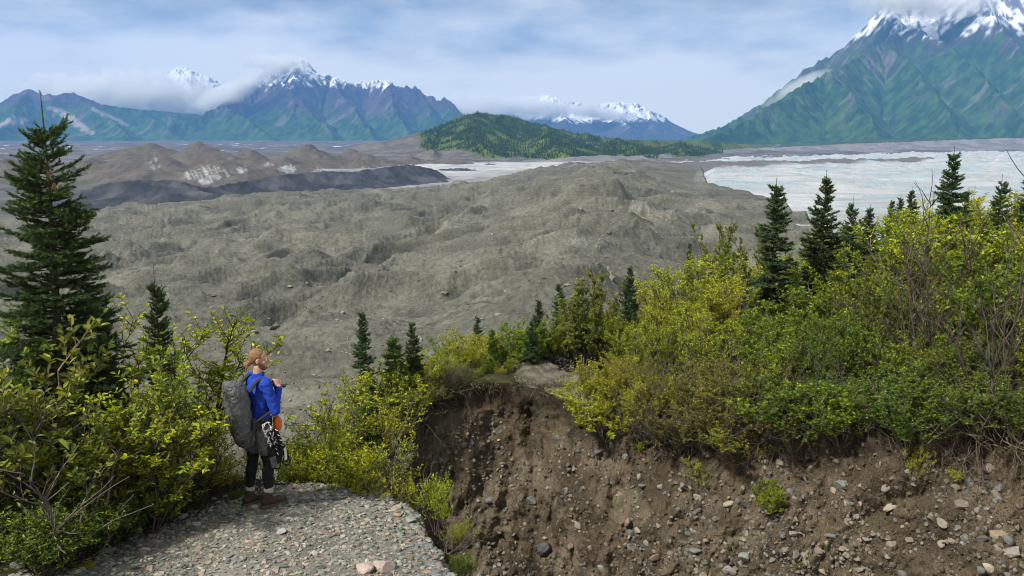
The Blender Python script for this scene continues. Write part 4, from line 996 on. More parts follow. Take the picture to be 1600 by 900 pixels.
# ------------------------------------------------------------------ kinds for the thicket on the bank
KW = [shr('willow_shrub', 11, H=2.2, R=1.0, nst=12, nbr=9, ntw=6, leaf=.060, lw=.5, per=9, pal_=YGREEN, yellow=.16),
      shr('willow_shrub', 12, H=2.2, R=1.1, nst=11, nbr=9, ntw=6, leaf=.062, lw=.46, per=9, pal_=YGREEN + GREEN[:2], yellow=.12, tilt=.7)]
KG = [shr('alder_shrub', 21, H=2.2, R=1.1, nst=12, nbr=9, ntw=6, leaf=.085, lw=.6, per=7, pal_=GREEN, yellow=.10, tilt=.6),
      shr('alder_shrub', 22, H=2.0, R=1.2, nst=12, nbr=9, ntw=6, leaf=.078, lw=.6, per=7, pal_=GREEN + DGREEN, yellow=.05, tilt=.75)]
KD = [shr('alder_shrub', 31, H=2.0, R=1.1, nst=12, nbr=9, ntw=6, leaf=.062, lw=.6, per=8, pal_=DGREEN + GREEN[:1], yellow=.05, tilt=.75, bare=.15)]
KO = [shr('low_shrub', 41, H=1.2, R=.9, nst=18, nbr=9, ntw=6, leaf=.030, lw=.55, per=11, pal_=OLIVE, yellow=.12, tilt=1.0, bare=.2, tw_len=.2, bark=(.11, .09, .075)),
      shr('low_shrub', 42, H=1.2, R=.9, nst=18, nbr=9, ntw=6, leaf=.032, lw=.55, per=11, pal_=OLIVE + GOLD[:2], yellow=.3, tilt=1.0, bare=.1, tw_len=.2)]
KY = [shr('low_shrub', 51, H=1.1, R=.8, nst=16, nbr=9, ntw=7, leaf=.036, lw=.55, per=11, pal_=GOLD + YGREEN[:2], yellow=.35, tilt=.9, tw_len=.2)]
KP = [shr('poplar_sapling', 61, H=3.0, R=.55, nst=4, nbr=32, ntw=7, leaf=.062, lw=.62, per=8, pal_=[(.22, .27, .04), (.26, .30, .05), (.18, .23, .035)], yellow=.2, tilt=.12, low=.15, tw_len=.2)]
KB = [shr('bare_shrub', 71, H=2.4, R=1.2, nst=7, thin=.5, nbr=12, ntw=5, per=3, leaf=.04, pal_=GREEN, yellow=.5, bare=.9, bark=(.085, .065, .055), tilt=1.1, low=.1),
      shr('bare_shrub', 72, H=1.2, R=.9, nst=22, thin=.6, nbr=12, ntw=4, per=4, leaf=.03, pal_=OLIVE, yellow=.3, bare=.85, bark=(.10, .08, .068), tilt=1.2, low=.1)]
KS = [spr('spruce', 81, H=4.0, R=.52, leader=.06, gaps=.12, spacing=.12, nwh=9, nlen=.040, nw=.013, nstep=.012, per=4, colr=(.034, .066, .034), bright=(.11, .165, .055), irr=.7, power=.8),
      spr('spruce', 82, H=4.0, R=.72, leader=.06, gaps=.1, spacing=.12, nwh=9, nlen=.040, nw=.013, nstep=.012, per=4, colr=(.034, .066, .030), bright=(.11, .165, .05), irr=.65, power=.85),
      spr('spruce', 83, H=3.4, R=.50, spacing=.12, nwh=8, nlen=.038, nw=.012, nstep=.012, per=4, colr=(.036, .068, .026), bright=(.09, .14, .04), irr=.5, power=.6, gaps=.2)]
KN = [spr('spruce', 84, H=2.2, R=.52, spacing=.10, nwh=8, nlen=.034, nw=.010, nstep=.012, per=4, colr=(.055, .105, .022), bright=(.13, .20, .03), irr=.3, power=.8)]

PLACED = []
def put_px(kinds, px, Y, top, label, cat, group, base=None, seed=0, zoff=-.04, wide=1.0, tilt=(0, 0), zg=None):
    """stand a plant on the ground at photo column px and distance Y, as tall as the photo shows its top"""
    rg = random.Random(seed * 7919 + int(px) * 31 + int(Y * 10))
    x = (px - 800) / FPX * Y * (1.01 if Y > 12 else 1.03)
    z = (plate(px, Y) if zg is None else zg) + zoff
    zt = CZ + slope_of(top) * Y
    k = kinds[rg.randrange(len(kinds))]
    s = max((zt - z) / (k.H * .97), .12)
    r = k.put((x, Y, z), rg.uniform(0, 6.28), (s * wide, s * wide, s), tilt=tilt)
    if cat == 'shrub': PLACED.append([r, px, Y, label, group])
    else: tag(r, label, cat, group)
    return r
SG = 'spruce trees around the bank'
for q in [(0, 563, 16.4, 486, 'slim dark spruce at the far left end of the bank top over the hollow', .8), (3, 612, 16.8, 519, 'pale green young spruce between two darker ones, left end of bank', .8),
          (1, 642, 17.2, 502, 'dark broad based spruce right of the pale young one on the left bank end', .85), (3, 768, 20.0, 512, 'small pale spruce standing among the low yellow shrubs above the notch', .8),
          (0, 842, 20.5, 468, 'dark spruce just left of the tall bushy poplar beyond the bare trail', 1.1), (1, 830, 19.5, 500, 'short dense spruce at the left edge of the dark group beyond the bare trail', 1.1), (2, 876, 22.0, 440, 'thin spruce tip showing behind the bushy poplar beyond the bare trail', .9),
          (1, 984, 20.5, 415, 'dark spruce right of the bushy poplar, backed by the grey glacier', .8), (0, 1077, 27.0, 380, 'lone small spruce tip poking above the yellow poplars in the middle of the bank', .6),
          (0, 1208, 18.2, 287, 'tall dark spruce, the left one of the tall pair in front of the white glacier', 1.2), (1, 1283, 19.2, 274, 'tall dark spruce, the right one of the tall pair in front of the white glacier', .95),
          (2, 1327, 20.5, 312, 'thin ragged young tree right of the tall spruce pair', .75), (0, 1354, 21.5, 324, 'short dark spruce right of the thin ragged one on the bank top', 1.0),
          (1, 1476, 20.5, 236, 'broad dark spruce on the right skyline with its tip against the ice', .95), (2, 1553, 20.0, 277, 'thin dark spruce tip among the bare twigs at the right', .8), (0, 1600, 19.0, 258, 'dark spruce cut off by the right edge of the view', 1.0),
          (1, 1388, 27.5, 312, 'tiny dark spruce, left of two tiny ones on the skyline', .8), (0, 1400, 27.5, 308, 'tiny dark spruce, right of two tiny ones on the skyline', 1.0), (1, 1417, 28.0, 296, 'small spruce on the skyline just left of the broad dark one', 1.0), (0, 1502, 24.0, 300, 'small spruce partly behind the broad dark one on the skyline', .9),
          (2, 745, 20.5, 493, 'pale feathery young conifer above the low shrubs at the notch', .9), (2, 712, 20.0, 536, 'little pale conifer tip among the shrubs left of the notch', .9)]:
    kk = (KS + KN)[q[0]]
    put_px([kk], q[1], q[2], q[3], q[4], 'spruce', SG, seed=3, wide=q[5] if False else 1.0 * q[5], zoff=-.1)
put_px(KN, 572, 12.3, 614, 'bright light green young spruce growing below the left end of the bank', 'spruce', SG, zg=-1.1, wide=1.0)
KNEAR = spr('spruce', 85, H=3.0, R=.34, spacing=.09, nwh=8, nlen=.028, nw=.007, nstep=.009, per=5, colr=(.036, .070, .026), bright=(.09, .14, .04), irr=.5, power=.45, gaps=.1)
put_px([KNEAR], 250, 10.4, 424, 'slender dark spruce standing between the left bushes and the hiker', 'spruce', SG, zg=-.25, wide=.58)
put_px([KNEAR], 166, 10.8, 441, 'small spruce with its tip just above the left bushes', 'spruce', SG, zg=-.3, wide=.7, seed=2)
big, bk = spruce_parts('spruce', 91, H=4.45, R=.74, spacing=.12, nwh=11, nlen=.028, nw=.0068, nstep=.008, per=5, colr=(.032, .062, .026), bright=(.10, .155, .042), irr=.55, power=.62, leader=.10, tw_gap=.075, base=.10, gaps=.12)
p = P(62, 143, 9.4); big.location = (p[0], 9.4, nz1(p[0], 9.4) - .05); s_ = (CZ + slope_of(143) * 9.4 - big.location[2]) / 4.45; big.scale = (s_, s_, s_)
tag(big, 'large dark spruce at the left edge with a long bare leader shoot', 'spruce', SG)
for k, (dx_, dz_) in enumerate([(.06, 3.62), (-.05, 3.56), (.09, 3.5)]):
    cn = mk('cone', ICO2 * [.022, .022, .045], ICOF2, M_bark, big, C(.22, .12, .06), True); cn.location = (dx_, -.09 + .02 * k, dz_)

# ------------------------------------------------------------------ thicket on the bank: rows from the skyline down to the lip
G = 'shrubs of the thicket on the bank'
SKY = ([560, 600, 640, 690, 740, 800, 850, 900, 935, 1000, 1050, 1100, 1150, 1190, 1250, 1300, 1350, 1400, 1450, 1500, 1560, 1610], [640, 590, 560, 566, 545, 540, 500, 455, 445, 455, 430, 405, 398, 400, 398, 380, 350, 322, 310, 318, 300, 296])
rg = random.Random(8)
def S(kinds, px, Y, top, kind_label, wide=1.0, **k):
    return put_px(kinds, px, Y, top, kind_label, 'shrub', G, seed=rg.randrange(9999), wide=wide, **k)
YL, GL, DL, OL, GO, BL = 'yellow green willow shrub', 'bright green alder shrub', 'dark green alder shrub', 'olive small leaved shrub', 'golden yellow low shrub', 'leafless grey brown shrub'
# notch and left end
S(KO, 596, 16.2, 606, OL); S(KW, 560, 13.0, 596, 'willow with yellowing twigs reaching left over the hollow', zg=-1.3, wide=1.1); S(KG, 610, 16.5, 572, GL); S(KO, 660, 17.2, 575, OL, 1.2); S(KW, 672, 18.0, 560, YL); S(KB, 690, 17.6, 560, 'reddish bare twiggy shrub', 1.0)
S(KO, 715, 18.0, 570, OL, 1.3); S(KW, 648, 17.6, 560, YL); S(KW, 622, 16.9, 570, YL); S(KG, 590, 16.3, 590, GL); S(KW, 735, 19.5, 545, YL); S(KG, 762, 19.0, 560, GL, 1.2); S(KW, 790, 20.5, 540, YL); S(KG, 800, 19.6, 556, GL, 1.3); S(KY, 700, 18.6, 560, GO); S(KO, 640, 16.8, 590, OL, 1.2); S(KW, 812, 22, 530, YL); S(KY, 782, 18.9, 572, GO); S(KG, 745, 18.6, 575, GL, 1.3)
S(KO, 845, 20.0, 572, 'low dark shrub at the back of the bare trail', 1.5); S(KO, 910, 20.0, 575, 'low green shrub at the back of the bare trail', 1.5); S(KG, 858, 21, 520, GL, 1.2)
# poplars
PG = 'poplar saplings on the bank'
put_px(KP, 916, 20.3, 440, 'bushy yellow green poplar clump with pale stems beyond the bare trail', 'poplar', PG, wide=1.2); put_px(KP, 936, 20.8, 422, 'narrow poplar tip rising over the bushy clump beyond the trail', 'poplar', PG, wide=.8); put_px(KP, 895, 20.9, 462, 'left poplar of the bushy clump beyond the trail', 'poplar', PG, wide=1.1)
put_px(KP, 1130, 25, 348, 'tall pale poplar rising highest left of the tall spruce pair', 'poplar', PG, wide=.8); put_px(KP, 1195, 22, 352, 'golden topped poplar behind the left tall spruce', 'poplar', PG, wide=.8); put_px(KP, 1255, 24, 372, 'pale poplar glimpsed between the tall spruce pair', 'poplar', PG, wide=1.0); put_px(KP, 1310, 24, 350, 'pale poplar right behind the right tall spruce', 'poplar', PG, wide=1.0)
put_px(KP, 962, 21.5, 470, 'small poplar between the bushy clump and the dark spruce', 'poplar', PG, wide=1.0)
# skyline row and rows in front of it
for px in range(1010, 1640, 46):
    S(KW if rg.random() < .75 else KG, px + rg.uniform(-10, 10), rg.uniform(22, 25), np.interp(px, *SKY) + rg.uniform(-6, 14), YL if rg.random() < 2 else GL, 1.25)
for px in range(985, 1640, 54):
    tp = np.interp(px, *SKY); k_ = KW if px < 1180 else (KG if rg.random() < .7 else KW)
    S(k_, px + rg.uniform(-12, 12), LX(px) + 4.6 + rg.uniform(-.5, .5), tp + 48 + rg.uniform(-22, 22), YL if k_ is KW else GL, 1.12)
for px in range(1000, 1650, 62):
    tp = np.interp(px, *SKY); k_ = KW if px < 1150 else (KD if px > 1390 and rg.random() < .6 else KG)
    S(k_, px + rg.uniform(-12, 12), LX(px) + 2.5 + rg.uniform(-.4, .4), tp + .42 * (610 - tp) + rg.uniform(-24, 22), YL if k_ is KW else (DL if k_ is KD else GL), 1.0)
for px in range(1190, 1660, 58):
    k_ = KG if px < 1300 else (KD if rg.random() < .65 else KG)
    S(k_, px + rg.uniform(-10, 10), LX(px) + 1.0 + rg.uniform(-.2, .3), 512 + rg.uniform(-26, 26), DL if k_ is KD else GL, 1.0)
for px in range(1215, 1660, 66):
    k_ = KD if rg.random() < .7 else KG
    S(k_, px + rg.uniform(-10, 10), LX(px) + .12, 590 + rg.uniform(-14, 16), DL if k_ is KD else GL, 1.5, zoff=-.25)
for px in range(652, 830, 25):
    k_ = KW if rg.random() < .6 else KG
    S(k_, px, LX(px) + rg.uniform(1.2, 2.6), np.interp(px, [650, 700, 740, 790, 830], [556, 532, 520, 514, 500]) + rg.uniform(-10, 14), YL if k_ is KW else GL, 1.05)
for px in range(822, 1000, 22):
    k_ = KW if rg.random() < .6 else KG
    S(k_, px, 20.6 + rg.uniform(-.3, 1.5), np.interp(px, [820, 850, 900, 950, 1000], [528, 510, 480, 470, 462]) + rg.uniform(-14, 22), YL if k_ is KW else GL, 1.05)
# low lip shrubs in the middle
S(KY, 965, 15.7, 556, GO, 1.1, zoff=-.2); S(KY, 950, 15.6, 590, 'golden shrub hanging over the notch edge', 1.3, zoff=-.45); S(KO, 1000, 15.6, 545, OL, 1.1); S(KO, 1055, 14.7, 566, OL, 1.2, zoff=-.2); S(KY, 1035, 14.6, 590, 'golden shrub bulging over the lip above the grey twigs', 1.1, zoff=-.3)
S(KO, 1105, 14.5, 556, OL, 1.3, zoff=-.2); S(KO, 1150, 14.2, 548, OL, 1.4, zoff=-.2); S(KO, 1190, 14.0, 560, OL, 1.3, zoff=-.2); S(KO, 1170, 13.7, 596, 'grey green shrub drooping over the lip', 1.6, zoff=-.5)
S(KO, 1125, 13.9, 612, 'olive shrub sagging over the lip above the yellow green bush', 1.5, zoff=-.6); S(KG, 1255, 13.1, 600, 'leafy alder hanging over the lip beside the dead twigs', 1.5, zoff=-.5); S(KG, 1330, 12.8, 596, 'leafy alder hanging over the lip above the large boulder', 1.5, zoff=-.45); S(KD, 1440, 12.1, 606, 'dark alder hanging over the lip beside the bare roots', 1.5, zoff=-.45); S(KO, 1070, 14.2, 615, 'small leaved shrub sagging over the lip by the golden creeper', 1.4, zoff=-.5)
S(KB[1:], 1010, 14.8, 610, 'tangle of grey dead twigs hanging from the lip', 1.5, zoff=-.35); S(KB[1:], 1090, 14.1, 600, 'brown dead twigs drooping under the golden shrub', 1.6, zoff=-.5); S(KB[1:], 1215, 13.5, 600, 'dead twigs between the olive and the dark green shrubs', 1.5, zoff=-.4)
# bare brush at the right
for (px, Y, tp, w) in [(1480, 13.6, 352, 1.0), (1565, 12.8, 330, 1.05), (1420, 14.4, 410, .9), (1580, 11.9, 480, 1.2), (1330, 15.0, 450, .8)]:
    S(KB[:1], px, Y, tp, BL, w)
# bushes clinging to the bank face
def on_bank(kinds, px, py, h_px, label, seed, wide=1.2, tilt=(.5, 0)):
    p = bank_at(px, py); k = kinds[0]; s = h_px * p[1] / FPX / k.H
    r = k.put((p[0], p[1] + .05, p[2] - .05), seed * 1.7, (s * wide, s * wide, s), tilt=tilt); tag(r, label, 'shrub', 'small bushes growing on the bank face')
on_bank(KW, 1152, 735, 110, 'bright yellow green bush hanging on the bank under the olive shrubs', 1, 1.0); on_bank(KW, 1112, 770, 66, 'lower left tuft of the yellow green hanging bush on the bank', 2, 1.2); on_bank(KG, 1218, 797, 60, 'dark green plant at the end of the hanging root on the bank', 3, 1.2)
on_bank(KG, 1188, 778, 44, 'small dark plant left of the hanging root on the bank', 4, 1.2); on_bank(KW, 1425, 762, 84, 'small bright yellow green plant standing alone on the right part of the bank', 5, .8, (.2, 0)); on_bank(KG, 1430, 700, 70, 'thin green plant right above the lone bright plant', 6, .9, (.2, 0)); on_bank(KW, 1495, 750, 28, 'tiny yellow green sprig right of the lone bright plant', 7, 1.2)
on_bank(KG, 1246, 892, 30, 'tiny green sprig at the foot of the bank in the middle', 8, .9, (.2, 0)); on_bank(KY, 1060, 668, 60, 'yellow leaved creeper hanging below the lip in the middle', 9, .8, (.9, 0)); on_bank(KY, 1598, 720, 40, 'orange yellow tuft at the right edge under the roots', 10, .8); on_bank(KG, 1000, 700, 24, 'small green tuft on the bank below the golden shrub', 11, 1.2)
on_bank(KO, 1220, 690, 66, 'olive creeper trailing down beside the hanging root', 12, .7, (1.0, 0))

# distinct wording for every thicket shrub: what it grows beside, which row, then order within that
MARK = [(0, 640, 'left end of the bank'), (640, 730, 'left of the notch'), (730, 825, 'above the notch'), (825, 950, 'by the bare trail'), (950, 1045, 'right of the notch'), (1045, 1170, 'left of the spruce pair'), (1170, 1245, 'around the left tall spruce'), (1245, 1315, 'around the right tall spruce'), (1315, 1400, 'right of the spruce pair'), (1400, 1490, 'below the broad skyline spruce'), (1490, 1560, 'right of the broad spruce'), (1560, 2000, 'at the right edge')]
PLACED.sort(key=lambda q: q[1])
groups = {}
for r, px, Y, lab, g in PLACED:
    mk_ = next(m for a, b, m in MARK if a <= px < b); d = Y - LX(px)
    row = 'on the lip' if d < .55 else 'just behind the lip' if d < 1.8 else 'mid thicket' if d < 3.6 else 'high in thicket' if d < 6 else 'on the skyline'
    groups.setdefault(f'{lab} {row}, {mk_}' if len(lab.split()) < 5 else lab, []).append((r, g))
ORD = ['first', 'second', 'third', 'fourth', 'fifth', 'sixth']
for lab, rs in groups.items():
    for i, (r, g) in enumerate(rs):
        tag(r, lab if len(rs) == 1 else (f'{ORD[i]} from left, {lab}'), 'shrub', g)

# ------------------------------------------------------------------ roots hanging from the lip
def roots(seed, px0, px1, n, length, label, spread=.3, up=0.0, toward=.35):
    rng = np.random.default_rng(seed); T_ = Tubes()
    p0 = np.array([np.interp((px0 + px1) / 2, LIP[:, 0], q) for q in (bx_, by_, bz_)])
    for i in range(n):
        px = rng.uniform(px0, px1); q = np.array([np.interp(px, LIP[:, 0], w) for w in (bx_, by_, bz_)]) - p0 + np.array([0, rng.uniform(-.05, .25), rng.uniform(-.35, .05)])
        L_ = length * rng.uniform(.35, 1.1); d = norm(np.array([rng.normal(0, .5), -toward, -.7 + rng.normal(0, .35)]))
        pts, rad = grow(rng, q, d, L_, rng.uniform(.003, .012), 9, .30, -.10 + up)
        T_.add(pts, rad, 4, np.array([.12, .09, .07]) * rng.uniform(.5, 1.5))
        for b in range(3):
            j = rng.integers(2, 9); bp, br = grow(rng, pts[j], norm(rng.normal(size=3) + [0, -.3, -.4]), L_ * rng.uniform(.2, .5), .004, 5, .3, -.08)
            T_.add(bp, br, 3, np.array([.13, .10, .08]) * rng.uniform(.5, 1.5))
    o = T_.build('roots', M_bark); o.location = p0
    tag(o, label, 'roots', 'roots hanging out of the bank lip')
roots(1, 600, 700, 70, .9, 'thick dark mat of roots and dead twigs under the left end of the bank top'); roots(2, 985, 1060, 50, .7, 'pale dead twigs and roots under the golden shrub at the notch'); roots(3, 1060, 1190, 80, .8, 'brown roots drooping beneath the olive shrubs')
roots(4, 1195, 1235, 16, 1.25, 'long hanging root strands below the olive shrubs, reaching a dark green plant', toward=.6); roots(5, 1240, 1400, 40, .5, 'short roots under the dark green shrubs over the large boulder'); roots(6, 1400, 1530, 70, .9, 'tangled bare roots below the leafless brush at the right'); roots(7, 1530, 1640, 60, 1.2, 'long pale roots trailing down the bank at the right edge', toward=.5)
roots(8, 690, 790, 36, .35, 'fine roots fringing the lip above the left part of the bank')
# old log end at the notch
T_ = Tubes(); a, b = bank_at(903, 668), bank_at(945, 640) + np.array([0, .1, .05]); w = np.linspace(0, 1, 8)[:, None]
T_.add((a + [0, -.06, .05]) * (1 - w) + (b + [0, -.02, .05]) * w + .015 * np.sin(np.linspace(0, 9, 8))[:, None], [.03, .055, .06, .06, .058, .062, .06, .05], 8, (.10, .075, .055))
tag(T_.build('log', M_bark), 'short rotten log lying against the bank at the end of the bare trail', 'log')

# ------------------------------------------------------------------ bushes around the path, close to the camera
KL = [shr('willow_shrub', 101, H=1.9, R=.8, nst=6, nbr=9, ntw=6, leaf=.085, lw=.40, per=8, pal_=SAGE, yellow=.12, six=True, tilt=.55, bark=(.16, .12, .10), tubek=5, low=.2),
      shr('willow_shrub', 102, H=1.9, R=.9, nst=6, nbr=9, ntw=6, leaf=.082, lw=.38, per=8, pal_=SAGE + YGREEN[:2], yellow=.12, six=True, tilt=.65, bark=(.13, .10, .08), tubek=5, low=.2)]
KL2 = [shr('willow_shrub', 103, H=1.6, R=.9, nst=7, nbr=11, ntw=7, leaf=.040, lw=.46, per=11, pal_=YGREEN + GREEN[:2], yellow=.1, six=True, tilt=.8, bark=(.07, .05, .045), tubek=5)]
KLD = [shr('undergrowth_shrub', 104, H=.8, R=.6, nst=16, nbr=8, ntw=5, leaf=.045, lw=.34, per=8, pal_=DGREEN + SAGE[:1], yellow=.08, six=True, tilt=.9, bark=(.06, .05, .04))]
KLY = [shr('yellow_shrub', 105, H=.8, R=.5, nst=16, nbr=8, ntw=6, leaf=.034, lw=.5, per=10, pal_=GOLD + YGREEN[:3], yellow=.3, six=True, tilt=.7)]
KLB = [shr('bare_shrub', 106, H=1.5, R=.9, nst=8, nbr=12, ntw=5, per=4, leaf=.05, pal_=SAGE, yellow=.3, bare=.85, bark=(.12, .10, .09), tilt=.7, low=.1, tubek=5)]
GP = 'bushes around the gravel path'
def near(kinds, px, Y, top, label, wide=1.0, tilt=(0, 0), i=0, rz=None):
    x = (px - 800) / FPX * Y * 1.012; z = nz1(x, Y) - .05; zt = CZ + slope_of(top) * Y; k = kinds[i % len(kinds)]
    s = max((zt - z) / (k.H * .95), .1); r = k.put((x, Y, z), (px * .37) % 6.28 if rz is None else rz, (s * wide, s * wide, s), tilt=tilt)
    tag(r, label, 'shrub', GP); return r
near(KL, 10, 8.3, 420, 'tall willow bush with golden tips at the extreme left, before the big spruce', .95); near(KL, 105, 8.5, 600, 'pale willow bush with broad leaves in front of the big spruce trunk', 1.0, i=1)
near(KL, 185, 9.1, 545, 'willow with yellow topped shoots right of the big spruce', .9, i=0); near(KL, 205, 8.8, 640, 'leafy pale green willow before the slender dark spruce', .9, i=1); near(KL, 50, 8.3, 640, 'willow with drooping broad leaves at the bottom left', 1.0, i=0, rz=2.0)
near(KL2, 295, 10.0, 500, 'bright yellow green willow spreading behind the slender spruce towards the hiker', 1.4); near(KL2, 345, 10.15, 690, 'low willow with yellowing leaves right behind the hiker', 1.2, rz=4); near(KL2, 260, 9.4, 655, 'dark stemmed willow arching over the path left of the hiker', 1.2, rz=1)
near(KLB, 130, 8.8, 600, 'bare grey stemmed bush inside the left bushes', 1.2); near(KLB, 40, 8.0, 620, 'bare twigs in the shadow at the lower left', 1.2, rz=3); near(KLB, 235, 9.2, 650, 'bare dark twigs over the path edge by the slender spruce', 1.1, rz=5)
for k, (px, Y, tp, lab) in enumerate([(30, 7.7, 790, 'dark low undergrowth in the bottom left corner'), (90, 8.1, 770, 'dark low undergrowth by the foot of the big spruce'), (150, 8.6, 765, 'low undergrowth with narrow leaves by the upper moss cushion'), (205, 9.0, 755, 'low undergrowth under the leafy pale willow'), (265, 9.5, 745, 'low undergrowth under the dark stemmed willow'), (350, 9.75, 766, 'small green plant at the heels of the hiker'), (120, 8.9, 720, 'deep green undergrowth behind the pale willow'), (200, 9.5, 715, 'deep green undergrowth beneath the slender spruce'), (20, 8.3, 720, 'deep green undergrowth under the golden tipped willow'), (310, 10.0, 740, 'low green plant between the slender spruce and the hiker')]):
    near(KLD, px, Y, tp, lab, 1.25, rz=k * 1.3)
near(KLY, 486, 10.6, 682, 'large bright yellow shrub just ahead of the hiker', 1.0); near(KLY, 525, 10.7, 692, 'second yellow green shrub ahead of the hiker, beside the bright one', 1.0, rz=3); near(KLY, 455, 10.5, 706, 'small yellow shrub at the boots of the hiker', 1.0, rz=1); near(KLY, 575, 10.5, 726, 'green yellow shrub at the far end of the gravel', 1.0, rz=5)
near(KL2, 548, 11.2, 640, 'loose yellow willow behind the bright shrubs ahead of the hiker', .9, rz=2)
near(KLB, 610, 10.3, 690, 'bare brown twigs at the far right corner of the path', .9, rz=2)
# right edge of the path
def edge_bush(kinds, x, y, z, h, label, wide=1.0, tilt=(0, 0), rz=0.0):
    k = kinds[0]; s = h / k.H; r = k.put((x, y, z), rz, (s * wide, s * wide, s), tilt=tilt); tag(r, label, 'shrub', GP)
p = P(678, 815, 9.4); edge_bush(KL2, p[0], 9.4, p[2] - .12, .72, 'yellow green bush growing out of the broken right edge of the path', .75)
p = P(700, 850, 8.9); edge_bush(KLB, p[0], 8.9, p[2] - .1, .5, 'grey bare twigs below the bush on the broken path edge', 1.2, (0, .6))
p = P(725, 845, 9.0); edge_bush(KL2, p[0], 9.0, p[2] - .1, .34, 'small yellow sprigs hanging right of the path edge bush', 1.2, (0, .5), 2)
p = P(715, 900, 8.6); edge_bush(KLD, p[0], 8.6, p[2] - .1, .36, 'low green tuft beneath the broken path edge', 1.0, (0, .4), 1)
# beyond the edges of the view
near(KL, -130, 8.6, 520, 'willow bush beyond the left edge of the view, by the path', 1.0, rz=1.1); near(KL2, -260, 9.2, 600, 'second willow bush beyond the left edge of the view', 1.2, rz=2.2, i=0); near(KLD, -160, 8.0, 760, 'undergrowth beyond the left edge of the view', 1.6, rz=3.3); near(KL, -380, 8.8, 560, 'third willow bush beyond the left edge of the view', 1.1, i=1)
for k, (px, dY, tp) in enumerate([(1690, .3, 590), (1770, .3, 590), (1700, 1.6, 500), (1790, 1.8, 480), (1680, 3.6, 400), (1790, 4.4, 360), (1860, .8, 540)]):
    Y = LX(px) + dY; x = (px - 800) / FPX * Y; z = plate(px, Y) - .25; kd = (KG + KD + KW)[k % 5]; s = (CZ + slope_of(tp) * Y - z) / kd.H
    tag(kd.put((x, Y, z), k * 1.3, (s * 1.2, s * 1.2, s)), f'{ORD[k] if k < 6 else "seventh"} shrub of the thicket beyond the right edge of the view', 'shrub', G)
# moss cushions
M_moss = plain_mat('moss', (.17, .15, .015), .95, .1, .4, 60, (120, 1, .01))
rng = np.random.default_rng(66)
for (px, py, w, h, lab) in [(102, 857, 30, 9, 'yellow moss cushion under the left bushes, the upper left one'), (80, 880, 20, 8, 'small yellow moss cushion between the grey stones'), (130, 884, 44, 10, 'long yellow green moss cushion on stones at the lower left'), (168, 841, 22, 6, 'small yellow moss patch at the foot of the left bushes')]:
    p = P0(px, py); s = w * p[1] / FPX * .5
    v = ICO2 * [s, s * .7, .045]; v = v + np.random.default_rng(px).normal(0, .006, v.shape)
    o = mk('moss', v, ICOF2, M_moss, None, None, True); o.location = p; tag(o, lab, 'moss', 'moss cushions by the path')
# ================================================================== the hiker
HEADC = C(.050, 0, 1.700); TURN = [0.0]
def XF(V):
    c_, s_ = math.cos(TURN[0]), math.sin(TURN[0])
    if not TURN[0]: return V
    n_ = math.sin(.14); m_ = math.cos(.14)
    return (V - HEADC) @ np.array([[m_, 0, n_], [0, 1, 0], [-n_, 0, m_]]).T @ np.array([[c_, -s_, 0], [s_, c_, 0], [0, 0, 1]]).T + HEADC
def cap(acc, p0, p1, r0, r1, n=12, m=5, sq=(1, 1)):
    """closed tapered capsule; sq flattens the section along (side, other)"""
    p0, p1 = np.array(p0, float), np.array(p1, float); d = p1 - p0; l = np.linalg.norm(d); d = d / (l + 1e-9)
    ref = C(1, 0, 0) if abs(d[0]) < .9 else C(0, 0, 1)
    b = norm(np.cross(d, ref)); a = np.cross(b, d)
    rings = []
    for i in range(m): 
        t = -math.pi / 2 + (i + .35) / m * math.pi / 2; rings.append((p0 + d * r0 * math.sin(t), r0 * math.cos(t)))
    for i in range(m + 1):
        t = (i + .0) / (m + .5) * math.pi / 2; rings.append((p1 + d * r1 * math.sin(t), r1 * math.cos(t)))
    th = np.arange(n) * 2 * math.pi / n
    V = np.concatenate([c + r * (np.cos(th)[:, None] * a * sq[0] + np.sin(th)[:, None] * b * sq[1]) for c, r in rings])
    nr = len(rings)
    i = np.arange(nr - 1)[:, None] * n + np.arange(n)[None]; j = np.arange(nr - 1)[:, None] * n + (np.arange(n)[None] + 1) % n
    Q = np.stack([i, j, j + n, i + n], -1).reshape(-1, 4)
    off = sum(len(v) for v, _, _ in acc)
    V = np.concatenate([V, [rings[0][0] - d * .02 * r0, rings[-1][0] + d * .02 * r1]])
    k0, k1 = nr * n, nr * n + 1
    T0 = np.stack([np.full(n, k0), (np.arange(n) + 1) % n, np.arange(n)], -1); T1 = np.stack([np.full(n, k1), (nr - 1) * n + np.arange(n), (nr - 1) * n + (np.arange(n) + 1) % n], -1)
    V = XF(V)
    acc.append((V, Q + off, np.concatenate([T0, T1]) + off))
def ell(acc, c, r, rot=None):
    v = ICO2 * np.array(r)
    if rot is not None: v = v @ np.array(rot).T
    off = sum(len(q) for q, _, _ in acc); acc.append((XF(v + np.array(c)), np.zeros((0, 4), int), ICOF2 + off))
def fuse(name, acc, mat, parent, vox=.008, sm=3, disp=None):
    V = np.concatenate([a for a, _, _ in acc]); F4 = np.concatenate([q for _, q, _ in acc]); F3 = np.concatenate([t for _, _, t in acc])
    o = mk(name, V, [f for f in (F4, F3) if len(f)], mat, parent, None, True)
    m = o.modifiers.new('fuse', 'REMESH'); m.mode = 'VOXEL'; m.voxel_size = vox; m.use_smooth_shade = True
    if sm: q = o.modifiers.new('smooth', 'SMOOTH'); q.iterations = sm; q.factor = .5
    if disp:
        tx = bpy.data.textures.new(name + '_folds', 'CLOUDS'); tx.noise_scale = disp[0]; tx.noise_depth = 2
        d = o.modifiers.new('folds', 'DISPLACE'); d.texture = tx; d.strength = disp[1]; d.mid_level = .5; d.texture_coords = 'LOCAL'
    return o
